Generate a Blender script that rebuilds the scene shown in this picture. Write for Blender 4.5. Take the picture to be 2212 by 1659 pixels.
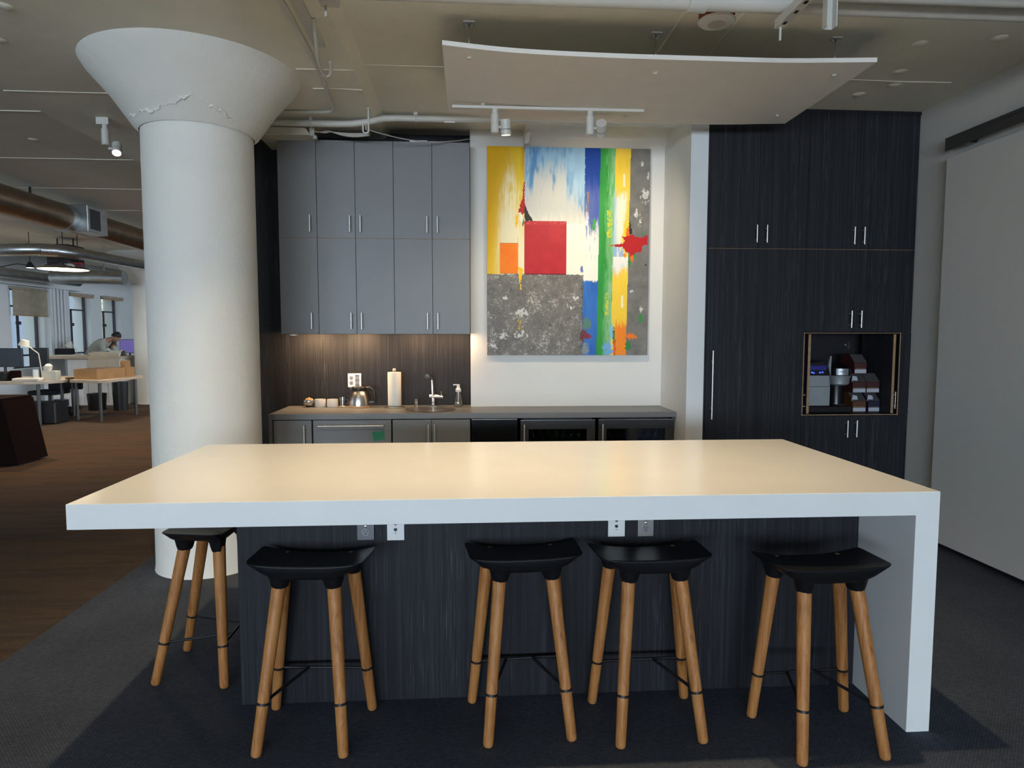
import bpy, bmesh, math, random
import numpy as np
from mathutils import Vector, Matrix
random.seed(7)
for _o in list(bpy.data.objects): bpy.data.objects.remove(_o)
S = bpy.context.scene
C = S.collection
PI = math.pi

# ------------------------------------------------------------------ camera
cam = bpy.data.cameras.new('camera'); co = bpy.data.objects.new('camera', cam); C.objects.link(co)
F, PITCH, YAW, ROLL, H = 1437.0, .0736, .0656, .0012, 1.52
cam.sensor_fit = 'HORIZONTAL'; cam.sensor_width = 36.0; cam.lens = 36.0 * F / 2212.0
cam.clip_start = .05; cam.clip_end = 200
fw = Vector((math.sin(YAW), math.cos(YAW), 0)); rt = Vector((math.cos(YAW), -math.sin(YAW), 0)); up = Vector((0, 0, 1))
f2 = fw * math.cos(PITCH) - up * math.sin(PITCH); u2 = up * math.cos(PITCH) + fw * math.sin(PITCH)
r3 = rt * math.cos(ROLL) + u2 * math.sin(ROLL); u3 = u2 * math.cos(ROLL) - rt * math.sin(ROLL)
co.matrix_world = Matrix(((r3.x, u3.x, -f2.x, 0), (r3.y, u3.y, -f2.y, 0), (r3.z, u3.z, -f2.z, H), (0, 0, 0, 1)))
S.camera = co

# ------------------------------------------------------------------ world, exposure
S.view_settings.view_transform = 'Standard'; S.view_settings.look = 'None'
S.view_settings.gamma = 1.0; S.view_settings.use_curve_mapping = False
S.view_settings.exposure = 0.0
try:
    S.cycles.use_denoising = True; S.cycles.max_bounces = 10; S.cycles.diffuse_bounces = 6
    S.cycles.sample_clamp_indirect = 6.0; S.cycles.caustics_reflective = False; S.cycles.caustics_refractive = False
except Exception: pass
W = bpy.data.worlds.new('sky'); S.world = W; W.use_nodes = True
nt = W.node_tree; nt.nodes.clear()
_out = nt.nodes.new('ShaderNodeOutputWorld'); _bg = nt.nodes.new('ShaderNodeBackground')
_tc = nt.nodes.new('ShaderNodeTexCoord'); _sp = nt.nodes.new('ShaderNodeSeparateXYZ'); _cr = nt.nodes.new('ShaderNodeValToRGB')
_ma = nt.nodes.new('ShaderNodeMath'); _ma.operation = 'MULTIPLY_ADD'; _ma.inputs[1].default_value = .5; _ma.inputs[2].default_value = .5
nt.links.new(_tc.outputs['Generated'], _sp.inputs[0]); nt.links.new(_sp.outputs['Z'], _ma.inputs[0]); nt.links.new(_ma.outputs[0], _cr.inputs[0])
_e = _cr.color_ramp.elements
_e[0].position = .47; _e[0].color = (.20, .22, .25, 1); _e[1].position = .52; _e[1].color = (.66, .83, 1.0, 1)
nt.links.new(_cr.outputs[0], _bg.inputs[0]); _bg.inputs[1].default_value = 5.0
nt.links.new(_bg.outputs[0], _out.inputs[0])

def aim(o, target):
    o.rotation_euler = (Vector(target) - o.location).to_track_quat('-Z', 'Y').to_euler()
def lamp(name, kind, loc, target, energy, color, **kw):
    l = bpy.data.lights.new(name, kind); l.energy = energy; l.color = color
    for k, v in kw.items(): setattr(l, k, v)
    o = bpy.data.objects.new(name, l); C.objects.link(o); o.location = loc
    if target is not None: aim(o, target)
    return o
def portal(loc, target, sx, sy):
    o = lamp('daylight_portal', 'AREA', loc, target, 1, (1, 1, 1), shape='RECTANGLE', size=sx, size_y=sy)
    o.data.cycles.is_portal = True
    return o
WARM = (1.0, .76, .46)
# daylight coming in at the tall windows of the rear wall, far behind the photographer
for _x in (-7.4, -4.4, -1.8, 1.2):
    lamp('rear_window_daylight', 'AREA', (_x, -13.9, 1.55), (_x, 0, 1.55), 415, (.72, .86, 1.0), shape='RECTANGLE', size=2.4, size_y=2.3)
# halogen track spots over the island (on the ceiling track ahead of the frame)
lamp('island_spot', 'SPOT', (-1.16, 2.70, 3.06), (-.92, 3.20, .935), 128, WARM, spot_size=1.6, spot_blend=.9, shadow_soft_size=.03)
lamp('island_spot', 'SPOT', (.02, 2.62, 3.06), (.06, 3.12, .935), 84, WARM, spot_size=1.6, spot_blend=.9, shadow_soft_size=.03)
lamp('island_spot', 'SPOT', (1.22, 2.62, 3.06), (1.0, 3.15, .935), 128, WARM, spot_size=1.6, spot_blend=.9, shadow_soft_size=.03)

# ------------------------------------------------------------------ materials
def lin(c):
    return tuple((x / 12.92 if x <= .04045 else ((x + .055) / 1.055) ** 2.4) for x in c)
def srgb(r, g, b): return lin((r / 255, g / 255, b / 255))
class NM:
    def __init__(s, name):
        s.m = bpy.data.materials.new(name); s.m.use_nodes = True; s.t = s.m.node_tree
        s.b = s.t.nodes['Principled BSDF']
    def n(s, t, **kw):
        x = s.t.nodes.new(t)
        for k, v in kw.items(): setattr(x, k, v)
        return x
    def l(s, a, b): s.t.links.new(a, b)
    def pos(s, scale=(1, 1, 1), obj=False):
        if obj: o = s.n('ShaderNodeTexCoord').outputs['Object']
        else: o = s.n('ShaderNodeNewGeometry').outputs['Position']
        mp = s.n('ShaderNodeMapping'); mp.inputs['Scale'].default_value = scale; s.l(o, mp.inputs[0]); return mp.outputs[0]
    def noise(s, vec, scale=1, detail=4, rough=.5, dist=0):
        x = s.n('ShaderNodeTexNoise'); x.inputs['Scale'].default_value = scale; x.inputs['Detail'].default_value = detail
        x.inputs['Roughness'].default_value = rough; x.inputs['Distortion'].default_value = dist; s.l(vec, x.inputs['Vector']); return x.outputs['Fac']
    def ramp(s, fac, stops):
        x = s.n('ShaderNodeValToRGB'); e = x.color_ramp.elements
        while len(e) < len(stops): e.new(.5)
        for i, (p, c) in enumerate(stops): e[i].position = p; e[i].color = (*c, 1)
        s.l(fac, x.inputs[0]); return x.outputs[0]
    def mix(s, fac, a, b):
        x = s.n('ShaderNodeMix', data_type='RGBA')
        if isinstance(fac, float): x.inputs[0].default_value = fac
        else: s.l(fac, x.inputs[0])
        for i, v in ((6, a), (7, b)):
            if isinstance(v, tuple): x.inputs[i].default_value = (*v, 1)
            else: s.l(v, x.inputs[i])
        return x.outputs[2]
    def bump(s, h, strength=.3, dist=.01):
        x = s.n('ShaderNodeBump'); x.inputs['Strength'].default_value = strength; x.inputs['Distance'].default_value = dist
        s.l(h, x.inputs['Height']); s.l(x.outputs[0], s.b.inputs['Normal'])
    def set(s, color=None, rough=None, metal=None, spec=None, **kw):
        if color is not None:
            if isinstance(color, tuple): s.b.inputs['Base Color'].default_value = (*color, 1)
            else: s.l(color, s.b.inputs['Base Color'])
        if rough is not None: s.b.inputs['Roughness'].default_value = rough
        if metal is not None: s.b.inputs['Metallic'].default_value = metal
        if spec is not None: s.b.inputs['Specular IOR Level'].default_value = spec
        for k, v in kw.items(): s.b.inputs[k].default_value = v
        return s
M = {}
def plain(name, col, rough=.5, metal=0., spec=.5, var=.06, scale=6):
    """a paint, plastic or metal with a little real mottling of its own"""
    a = NM(name); v = a.noise(a.pos(), scale, 3)
    lo = tuple(c * (1 - var) for c in col); hi = tuple(min(1, c * (1 + var)) for c in col)
    a.set(a.ramp(v, [(.3, lo), (.7, hi)]), rough, metal, spec); M[name] = a.m; return a
def emis(name, col, strength):
    a = NM(name); a.set((0, 0, 0), .5); a.b.inputs['Emission Color'].default_value = (*col, 1); a.b.inputs['Emission Strength'].default_value = strength
    M[name] = a.m; return a
def glassy(name, tint=(1, 1, 1), clear=.88, rough=.03):
    """thin pane or clear plastic: mostly see-through with a glossy surface"""
    a = NM(name); o = a.t.nodes['Material Output']; tr = a.n('ShaderNodeBsdfTransparent'); tr.inputs[0].default_value = (*tint, 1)
    gl = a.n('ShaderNodeBsdfGlossy'); gl.inputs['Roughness'].default_value = rough; gl.inputs[0].default_value = (.9, .95, 1, 1)
    mx = a.n('ShaderNodeMixShader'); mx.inputs[0].default_value = 1 - clear
    a.l(tr.outputs[0], mx.inputs[1]); a.l(gl.outputs[0], mx.inputs[2]); a.l(mx.outputs[0], o.inputs[0]); M[name] = a.m

def textured_paint(name, col, rough, bs=.25, var=.05, sc=3.0):
    a = NM(name); p = a.pos(); v = a.noise(p, sc, 5, .6)
    a.set(a.ramp(v, [(.25, tuple(c * (1 - var) for c in col)), (.75, tuple(min(1, c * (1 + var)) for c in col))]), rough, 0, .3)
    a.bump(a.noise(p, 14, 6, .65), bs, .012); M[name] = a.m
textured_paint('ceiling_paint', (.82, .785, .67), .75, .16, .06, 2.2)
textured_paint('column_paint', (.745, .735, .69), .6, .40, .04)
textured_paint('wall_paint', (.74, .735, .71), .7, .05, .02)
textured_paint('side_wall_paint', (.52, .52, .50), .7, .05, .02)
textured_paint('pier_paint', (.70, .72, .74), .6, .04, .02)
textured_paint('office_wall_paint', (.62, .65, .68), .7, .05, .02)
plain('solid_surface', (.80, .80, .79), .22, 0, .5, .015)
plain('grey_laminate', (.178, .184, .192), .42, 0, .45, .03, 3)
plain('acoustic_panel', (.84, .79, .73), .8, 0, .2, .02)
plain('white_metal', (.58, .57, .53), .4, 0, .5, .03)
plain('steel_dark_reflection', (.16, .16, .17), .3, 1.0); plain('socket_grey', (.20, .20, .21), .4); plain('white_plastic', (.75, .75, .73), .35, 0, .5, .02)  # dark outlet steel: reflected dark carpet put into its colour
plain('steel', (.62, .60, .57), .28, 1.0, .5, .05, 40); plain('handle_steel', (.80, .78, .74), .42, .85, .5, .03, 40)
plain('chrome', (.85, .85, .85), .08, 1.0)
plain('black_metal', (.012, .012, .014), .45, .0, .4)
plain('stool_black', (.006, .0065, .008), .42, 0, .22, .1)
plain('black_plastic', (.012, .012, .013), .35, 0, .5)
plain('dark_glass', (.01, .011, .014), .12, 0, .5)
plain('plywood_edge', (.31, .19, .10), .6, 0, .3, .2, 30)
plain('niche_dark', (.010, .010, .013), .6, 0, .3)
plain('dark_track', (.07, .07, .065), .4, .3)
plain('red_paint', (.28, .012, .012), .4)
plain('ceramic', (.72, .72, .70), .25)
plain('paper_towel', (.80, .76, .68), .85, 0, .2, .03)
plain('fridge_grey', (.05, .053, .062), .4, .2, .5)
plain('green_tape', (.012, .20, .10), .5)
plain('carton_red', (.05, .010, .009), .5); plain('carton_brown', (.09, .034, .010), .5); plain('carton_navy', (.010, .010, .032), .5)
plain('carton_grey', (.075, .072, .072), .5); plain('label_white', (.42, .44, .50), .5)
plain('machine_silver', (.30, .32, .34), .35, .5); plain('machine_black', (.006, .006, .008), .22)
emis('blue_leds', (.05, .10, 1.0), 2.2); emis('blue_glow', (.03, .03, .8), .12)
plain('galvanised', (.46, .49, .50), .33, 1.0, .5, .15, 8); plain('duct_brown', (.30, .22, .15), .32, 1.0, .5, .15, 6)
plain('black_fabric', (.012, .012, .015), .9); plain('screen_dark', (.02, .026, .036), .3)
plain('desk_wood', (.52, .43, .33), .4, 0, .4, .08, 3); plain('cabinet_white', (.62, .63, .63), .5)
plain('leg_grey', (.10, .10, .095), .45, .6); plain('paper', (.72, .66, .58), .8); plain('paper_brown', (.36, .22, .11), .8)
plain('box_wood', (.36, .20, .08), .6, 0, .3, .12, 6); plain('blind_fabric', (.36, .32, .25), .9, 0, .1, .1, 8)
plain('frame_dark', (.04, .035, .05), .4); emis('screen_purple', (.30, .25, .75), .42)
plain('skin', (.42, .22, .15), .55); plain('hair_dark', (.018, .012, .012), .6); plain('shirt_grey', (.40, .42, .37), .9, 0, .1); plain('trouser_dark', (.02, .02, .026), .9, 0, .1)
plain('cable_grey', (.42, .40, .36), .6); plain('dark_board', (.009, .0045, .004), .85, 0, .05); plain('yellow_plastic', (.55, .35, .02), .5)
plain('foil_wrap', (.66, .66, .60), .3, .25, .5, .25, 20); plain('lamp_cream', (.60, .57, .47), .5)
plain('bread', (.50, .32, .17), .8); plain('navy', (.015, .02, .07), .6); plain('wall_stone', (.15, .165, .185), .8)
emis('lamp_lens', (1.0, .82, .55), 22.0); emis('pendant_glow', (1.0, .90, .75), 7.0); emis('lens_soft', (1.0, .85, .62), 5.0)
glassy('window_glass', (.97, .99, 1.0), .94); glassy('clear_plastic', (.86, .83, .77), .62, .2)
_m = M['clear_plastic'].node_tree; _d = _m.nodes.new('ShaderNodeBsdfDiffuse'); _d.inputs[0].default_value = (.36, .33, .28, 1); _x = next(n for n in _m.nodes if n.type == 'MIX_SHADER'); _m.links.new(_d.outputs[0], _x.inputs[2]); glassy('drink_glass', (.86, .86, .84), .8)
glassy('cooler_glass', (.30, .32, .34), .85)
plain('bottle_green', (.02, .09, .035), .15); plain('bottle_purple', (.07, .06, .10), .15)

def dark_wood():
    a = NM('dark_laminate')
    p1 = a.noise(a.pos((95, 95, .9)), 1, 3, .6); p2 = a.noise(a.pos((320, 320, 4.5)), 1, 2, .5); p3 = a.noise(a.pos((14, 14, .35)), 1, 3, .5)
    base = a.ramp(p1, [(.30, (.0095, .010, .0125)), (.55, (.017, .018, .022)), (.75, (.029, .030, .036))])
    st = a.ramp(p2, [(.57, (0, 0, 0)), (.74, (1, 1, 1))])
    wide = a.ramp(p3, [(.45, (0, 0, 0)), (.65, (1, 1, 1))])
    k = a.n('ShaderNodeMath', operation='MULTIPLY'); a.l(st, k.inputs[0]); a.l(wide, k.inputs[1])
    a.set(a.mix(k.outputs[0], base, (.088, .091, .10)), .55, 0, .20); a.bump(p2, .12, .002); M['dark_laminate'] = a.m
dark_wood()
def oak():
    a = NM('oak'); p = a.pos((55, 55, 3.0), obj=True); v = a.noise(p, 1, 5, .6, 1.2)
    a.set(a.ramp(v, [(.28, (.24, .085, .020)), (.5, (.40, .165, .048)), (.75, (.50, .235, .080))]), .5, 0, .35); a.bump(v, .06, .002); M['oak'] = a.m
oak()
def carpet_blue():
    a = NM('carpet_grey'); p = a.pos((1, 1, 1))
    br = a.n('ShaderNodeTexBrick'); br.offset = .5; br.inputs['Scale'].default_value = 1
    for k, v in (('Mortar Size', .0016), ('Brick Width', .014), ('Row Height', .0075), ('Mortar Smooth', .9)): br.inputs[k].default_value = v
    br.inputs['Color1'].default_value = (.102, .118, .155, 1); br.inputs['Color2'].default_value = (.072, .084, .112, 1); br.inputs['Mortar'].default_value = (.028, .032, .044, 1)
    a.l(p, br.inputs['Vector']); v = a.noise(p, 2.2, 3); w = a.ramp(v, [(.3, (.86, .86, .86)), (.7, (1.08, 1.08, 1.08))])
    mx = a.n('ShaderNodeMix', data_type='RGBA', blend_type='MULTIPLY'); mx.inputs[0].default_value = 1; a.l(br.outputs['Color'], mx.inputs[6]); a.l(w, mx.inputs[7])
    a.set(mx.outputs[2], .95, 0, .1); a.bump(br.outputs['Fac'], -.5, .004); M['carpet_grey'] = a.m
carpet_blue()
def carpet_brown():
    a = NM('carpet_brown'); v1 = a.noise(a.pos((.8, 4.5, 1)), 1, 6, .68); v2 = a.noise(a.pos((90, 160, 1)), 1, 2)
    c = a.ramp(v1, [(.28, (.050, .036, .028)), (.45, (.092, .066, .047)), (.58, (.066, .050, .042)), (.74, (.125, .088, .058))])
    d = a.ramp(v2, [(.3, (.75, .75, .75)), (.7, (1.15, 1.15, 1.15))])
    mx = a.n('ShaderNodeMix', data_type='RGBA', blend_type='MULTIPLY'); mx.inputs[0].default_value = 1; a.l(c, mx.inputs[6]); a.l(d, mx.inputs[7])
    a.set(mx.outputs[2], .95, 0, .1); a.bump(v2, .3, .004); M['carpet_brown'] = a.m
carpet_brown()
def brick():
    a = NM('pale_brick'); p = a.n('ShaderNodeNewGeometry').outputs['Position']; s = a.n('ShaderNodeSeparateXYZ'); a.l(p, s.inputs[0]); cb = a.n('ShaderNodeCombineXYZ')
    a.l(s.outputs['Y'], cb.inputs[0]); a.l(s.outputs['Z'], cb.inputs[1]); br = a.n('ShaderNodeTexBrick'); br.inputs['Scale'].default_value = 1
    for k, v in (('Mortar Size', .012), ('Brick Width', .5), ('Row Height', .16)): br.inputs[k].default_value = v
    br.inputs['Color1'].default_value = (.70, .62, .46, 1); br.inputs['Color2'].default_value = (.62, .55, .41, 1); br.inputs['Mortar'].default_value = (.30, .27, .21, 1)
    a.l(cb.outputs[0], br.inputs['Vector']); a.set(br.outputs['Color'], .9, 0, .2); M['pale_brick'] = a.m
brick()
M['pale_brick_pier'] = M['pale_brick'].copy(); M['pale_brick_pier'].name = 'pale_brick_pier'; _t = M['pale_brick_pier'].node_tree
_s = next(n for n in _t.nodes if n.type == 'SEPXYZ'); _c = next(n for n in _t.nodes if n.type == 'COMBXYZ'); _t.links.new(_s.outputs['X'], _c.inputs[0])
a_ = NM('painting_oil'); _at = a_.n('ShaderNodeAttribute', attribute_name='pigment'); a_.set(_at.outputs['Color'], .5, 0, .22)
a_.bump(a_.noise(a_.pos((60, 60, 14)), 1, 4, .6), .25, .004); M['painting_oil'] = a_.m

# ------------------------------------------------------------------ geometry helpers
class MB:
    def __init__(s): s.v = []; s.f = []; s.mi = []; s.sm = []; s.cur = 0
    def _add(s, vs, fs, smooth=False):
        o = len(s.v); s.v += [tuple(x) for x in vs]
        for f in fs: s.f.append(tuple(i + o for i in f)); s.mi.append(s.cur); s.sm.append(smooth)
        return s
    def box(s, x0, x1, y0, y1, z0, z1, R=None, c=None):
        vs = [Vector((x, y, z)) for z in (z0, z1) for y in (y0, y1) for x in (x0, x1)]
        if R is not None:
            c = Vector(c) if c is not None else Vector(((x0 + x1) / 2, (y0 + y1) / 2, (z0 + z1) / 2)); vs = [R @ (v - c) + c for v in vs]
        return s._add(vs, [(0, 2, 3, 1), (4, 5, 7, 6), (0, 1, 5, 4), (2, 6, 7, 3), (0, 4, 6, 2), (1, 3, 7, 5)])
    def frustum(s, p0, p1, r0, r1=None, n=20, caps=True):
        r1 = r0 if r1 is None else r1; p0 = Vector(p0); p1 = Vector(p1); d = (p1 - p0).normalized()
        a = d.orthogonal().normalized(); b = d.cross(a); vs = []
        for p, r in ((p0, r0), (p1, r1)):
            for i in range(n):
                t = 2 * PI * i / n; vs.append(p + (a * math.cos(t) + b * math.sin(t)) * r)
        s._add(vs, [(i, (i + 1) % n, n + (i + 1) % n, n + i) for i in range(n)], True)
        if caps:
            o = len(s.v) - 2 * n
            s.f.append(tuple(o + i for i in reversed(range(n)))); s.f.append(tuple(o + n + i for i in range(n))); s.mi += [s.cur] * 2; s.sm += [False] * 2
        return s
    def tube(s, pts, r, n=10, closed=False):
        pts = [Vector(p) for p in pts]; m = len(pts); rr = r if isinstance(r, (list, tuple)) else [r] * m; vs = []; a = None
        for i, p in enumerate(pts):
            if closed: d = pts[(i + 1) % m] - pts[i - 1]
            else: d = pts[min(i + 1, m - 1)] - pts[max(i - 1, 0)]
            d.normalize()
            a = d.orthogonal().normalized() if a is None else (a - d * a.dot(d)).normalized()
            b = d.cross(a)
            for k in range(n):
                t = 2 * PI * k / n; vs.append(p + (a * math.cos(t) + b * math.sin(t)) * rr[i])
        fs = []
        for i in range(m if closed else m - 1):
            j = (i + 1) % m
            for k in range(n): fs.append((i * n + k, i * n + (k + 1) % n, j * n + (k + 1) % n, j * n + k))
        s._add(vs, fs, True)
        if not closed:
            o = len(s.v) - m * n; s.f.append(tuple(o + k for k in reversed(range(n)))); s.f.append(tuple(o + (m - 1) * n + k for k in range(n))); s.mi += [s.cur] * 2; s.sm += [False] * 2
        return s
    def lathe(s, prof, c=(0, 0, 0), n=32, axis='Z', smooth=True):
        vs = []
        for r, z in prof:
            for k in range(n):
                t = 2 * PI * k / n; x, y = r * math.cos(t), r * math.sin(t)
                if axis == 'Z': vs.append((c[0] + x, c[1] + y, c[2] + z))
                elif axis == 'Y': vs.append((c[0] + x, c[1] + z, c[2] + y))
                else: vs.append((c[0] + z, c[1] + x, c[2] + y))
        fs = [(i * n + k, i * n + (k + 1) % n, (i + 1) * n + (k + 1) % n, (i + 1) * n + k) for i in range(len(prof) - 1) for k in range(n)]
        s._add(vs, fs, smooth); o = len(s.v) - len(vs)
        if prof[0][0] > 1e-6: s.f.append(tuple(o + k for k in range(n))); s.mi.append(s.cur); s.sm.append(False)
        if prof[-1][0] > 1e-6: s.f.append(tuple(o + (len(prof) - 1) * n + k for k in range(n))); s.mi.append(s.cur); s.sm.append(False)
        return s
    def prism(s, poly, z0, z1, plane='XY'):
        """outline poly extruded: XY along z, XZ along y, YZ along x"""
        n = len(poly); P = {'XY': lambda a, b, h: (a, b, h), 'XZ': lambda a, b, h: (a, h, b), 'YZ': lambda a, b, h: (h, a, b)}[plane]
        vs = [P(a, b, z0) for a, b in poly] + [P(a, b, z1) for a, b in poly]
        return s._add(vs, [tuple(range(n)), tuple(range(n, 2 * n))] + [(i, (i + 1) % n, n + (i + 1) % n, n + i) for i in range(n)])
    def grid(s, fn, nu, nv, smooth=True):
        vs = [fn(i / nu, j / nv) for j in range(nv + 1) for i in range(nu + 1)]
        return s._add(vs, [(j * (nu + 1) + i, j * (nu + 1) + i + 1, (j + 1) * (nu + 1) + i + 1, (j + 1) * (nu + 1) + i) for j in range(nv) for i in range(nu)], smooth)
    def build(s, name, mat, parent=None, bevel=0, seg=2, sharp=True, loc=None):
        me = bpy.data.meshes.new(name); off = parent_off(parent); L = Vector(loc) if loc is not None else None
        vs = [tuple(Vector(v) - off) for v in s.v]
        if L is not None: vs = [tuple(Vector(v) - L) for v in s.v]
        me.from_pydata(vs, [], s.f)
        for mt in (mat if isinstance(mat, (list, tuple)) else [mat]): me.materials.append(M[mt])
        for p, i, sm in zip(me.polygons, s.mi, s.sm): p.material_index = i; p.use_smooth = sm
        bm = bmesh.new(); bm.from_mesh(me)
        bmesh.ops.remove_doubles(bm, verts=bm.verts, dist=1e-6)
        bmesh.ops.recalc_face_normals(bm, faces=bm.faces)
        for e in bm.edges:
            if sharp and len(e.link_faces) == 2 and e.calc_face_angle(0) > .75: e.smooth = False
        bm.to_mesh(me); bm.free()
        o = bpy.data.objects.new(name, me); C.objects.link(o)
        if L is not None: o.location = L - off
        if parent is not None: o.parent = parent
        if bevel:
            b = o.modifiers.new('edge', 'BEVEL'); b.width = bevel; b.segments = seg; b.limit_method = 'ANGLE'; b.angle_limit = .6
            b.harden_normals = False
        return o
def parent_off(p):
    v = Vector((0, 0, 0))
    while p is not None: v = v + p.location; p = p.parent
    return v
def tag(o, label=None, cat=None, group=None, kind=None):
    if label: o['label'] = label
    if cat: o['category'] = cat
    if group: o['group'] = group
    if kind: o['kind'] = kind
    return o
def thing(name, loc, label, cat, group=None, rz=0):
    o = bpy.data.objects.new(name, None); C.objects.link(o); o.location = loc; o.rotation_euler = (0, 0, rz); o.empty_display_size = .1
    return tag(o, label, cat, group)
def struct(mb, name, mat, label=None, bevel=0, cat=None):
    o = mb.build(name, mat, None, bevel); return tag(o, label, cat, None, 'structure')
def copy_tree(o, parent=None):
    c = o.copy(); C.objects.link(c)
    if parent is not None: c.parent = parent
    for ch in list(o.children): copy_tree(ch, c)
    return c
def B(*a, **k): return MB().box(*a, **k)
def text_mesh(body, size, name, mat, parent, matrix, depth=.0004):
    cu = bpy.data.curves.new(name, 'FONT'); cu.body = body; cu.size = size; cu.extrude = depth; cu.align_x = 'CENTER'; cu.align_y = 'CENTER'
    t = bpy.data.objects.new(name, cu); C.objects.link(t); bpy.context.view_layer.update()
    me = bpy.data.meshes.new_from_object(t.evaluated_get(bpy.context.evaluated_depsgraph_get()))
    bpy.data.objects.remove(t); me.name = name; me.transform(matrix); me.transform(Matrix.Translation(-parent_off(parent)))
    me.materials.clear(); me.materials.append(M[mat]); o = bpy.data.objects.new(name, me); C.objects.link(o); o.parent = parent; return o
def arc(c, r, a0, a1, n, plane='XZ'):
    out = []
    for i in range(n + 1):
        t = a0 + (a1 - a0) * i / n; a, b = r * math.cos(t), r * math.sin(t)
        out.append((c[0] + a, c[1], c[2] + b) if plane == 'XZ' else (c[0] + a, c[1] + b, c[2]) if plane == 'XY' else (c[0], c[1] + a, c[2] + b))
    return out

# ------------------------------------------------------------------ the setting
ZC, ZD, ZO = 3.195, 3.150, 3.27            # slab over the kitchen, drop band around the column, office slab
XR, XL, YR, YE = 3.405, -9.6, -14.0, 26.0
fl = MB(); fl.box(-2.17, XR + .1, YR - .1, YE, -.1, 0); fl.cur = 1; fl.box(XL - .1, -2.17, YR - .1, YE, -.1, 0)
struct(fl, 'floor', ['carpet_grey', 'carpet_brown'], 'grey ribbed carpet by the island meeting streaked brown office carpet')
ce = MB(); ce.box(-.66, XR + .1, YR - .2, YE, ZC, ZC + .2)
ce.prism([(-.66, ZC + .2), (-.66, ZC), (-.64, ZC), (-.70, ZD), (-3.12, ZD), (-3.15, ZD + .02), (-3.15, ZO), (XL - .1, ZO), (XL - .1, ZC + .2)], YR - .1, YE, 'XZ')
def fin(x0, x1, y, z, w=.0045, t=.005):     # board-mark ridges left in the concrete
    n = max(2, int(abs(x1 - x0) / .25)); ce.tube([(x0 + (x1 - x0) * i / n, y + random.uniform(-.006, .006), z - t * random.uniform(-.2, .6)) for i in range(n + 1)], w, 6)
fin(-.66, -.12, 4.32, ZC); fin(-1.05, -.70, 4.30, ZD); fin(-1.02, -.7, 4.62, ZD)
fin(-3.10, -2.4, 4.80, ZD); fin(-9, -3.15, 7.06, ZO); fin(-9, -3.15, 8.46, ZO); fin(-9, -3.15, 9.9, ZO); fin(-9, -3.15, 5.6, ZO, .005)
for x in (1.13, 1.44): ce.tube([(x, 2.0, ZC), (x, 4.75, ZC)], .006, 6)
fin(2.5, 3.2, 4.35, ZC, .004)
for x, y in ((2.75, 4.2), (2.86, 4.42), (2.72, 4.6), (2.6, 3.8), (2.45, 4.3), (3.0, 3.7), (-2.3, 3.6), (-2.6, 4.0), (-2.0, 3.3), (-4.6, 5.8), (-3.9, 6.4)):
    ce.lathe([(.05, .006), (.04, -.004), (.015, -.010), (0, -.012)], (x, y, ZC if x > -.6 else (ZD if x > -3.1 else ZO)), 9)
struct(ce, 'ceiling', 'ceiling_paint', 'painted concrete slab ceiling with board marks')
# back: dark laminate wall behind the cabinets, white wall behind the painting
struct(B(-1.95, .02, 5.76, 5.86, 0, ZC), 'wall_back_dark', 'dark_laminate', 'dark streaked laminate wall behind the cabinets')
wb = B(.02, 1.66, 5.59, 5.86, .916, ZC).box(.02, 1.66, 5.78, 5.86, 0, .916); wb.prism([(5.59, 3.06), (5.59, ZC), (5.40, ZC), (5.44, 3.165), (5.52, 3.13)], .46, 1.655, 'YZ')
struct(wb, 'wall_back_white', 'wall_paint', 'white wall the painting hangs on')
struct(B(1.645, 1.778, 4.92, 5.86, 0, ZC), 'wall_nook', 'pier_paint', 'narrow white pier between worktop and tall dark cabinets', .003)
struct(B(1.778, XR, 5.52, 5.62, 0, ZC), 'wall_back_cabinet', 'side_wall_paint')
struct(B(XR, XR + .12, YR, YE, 0, ZC), 'wall_right', 'side_wall_paint', 'off-white side wall behind the sliding door')
struct(B(XL - .1, XR + .1, YE, YE + .1, 0, ZO), 'wall_end', 'office_wall_paint')
struct(B(-1.95, XR, 5.86, 5.96, 0, ZC), 'wall_partition', 'office_wall_paint')
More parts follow.
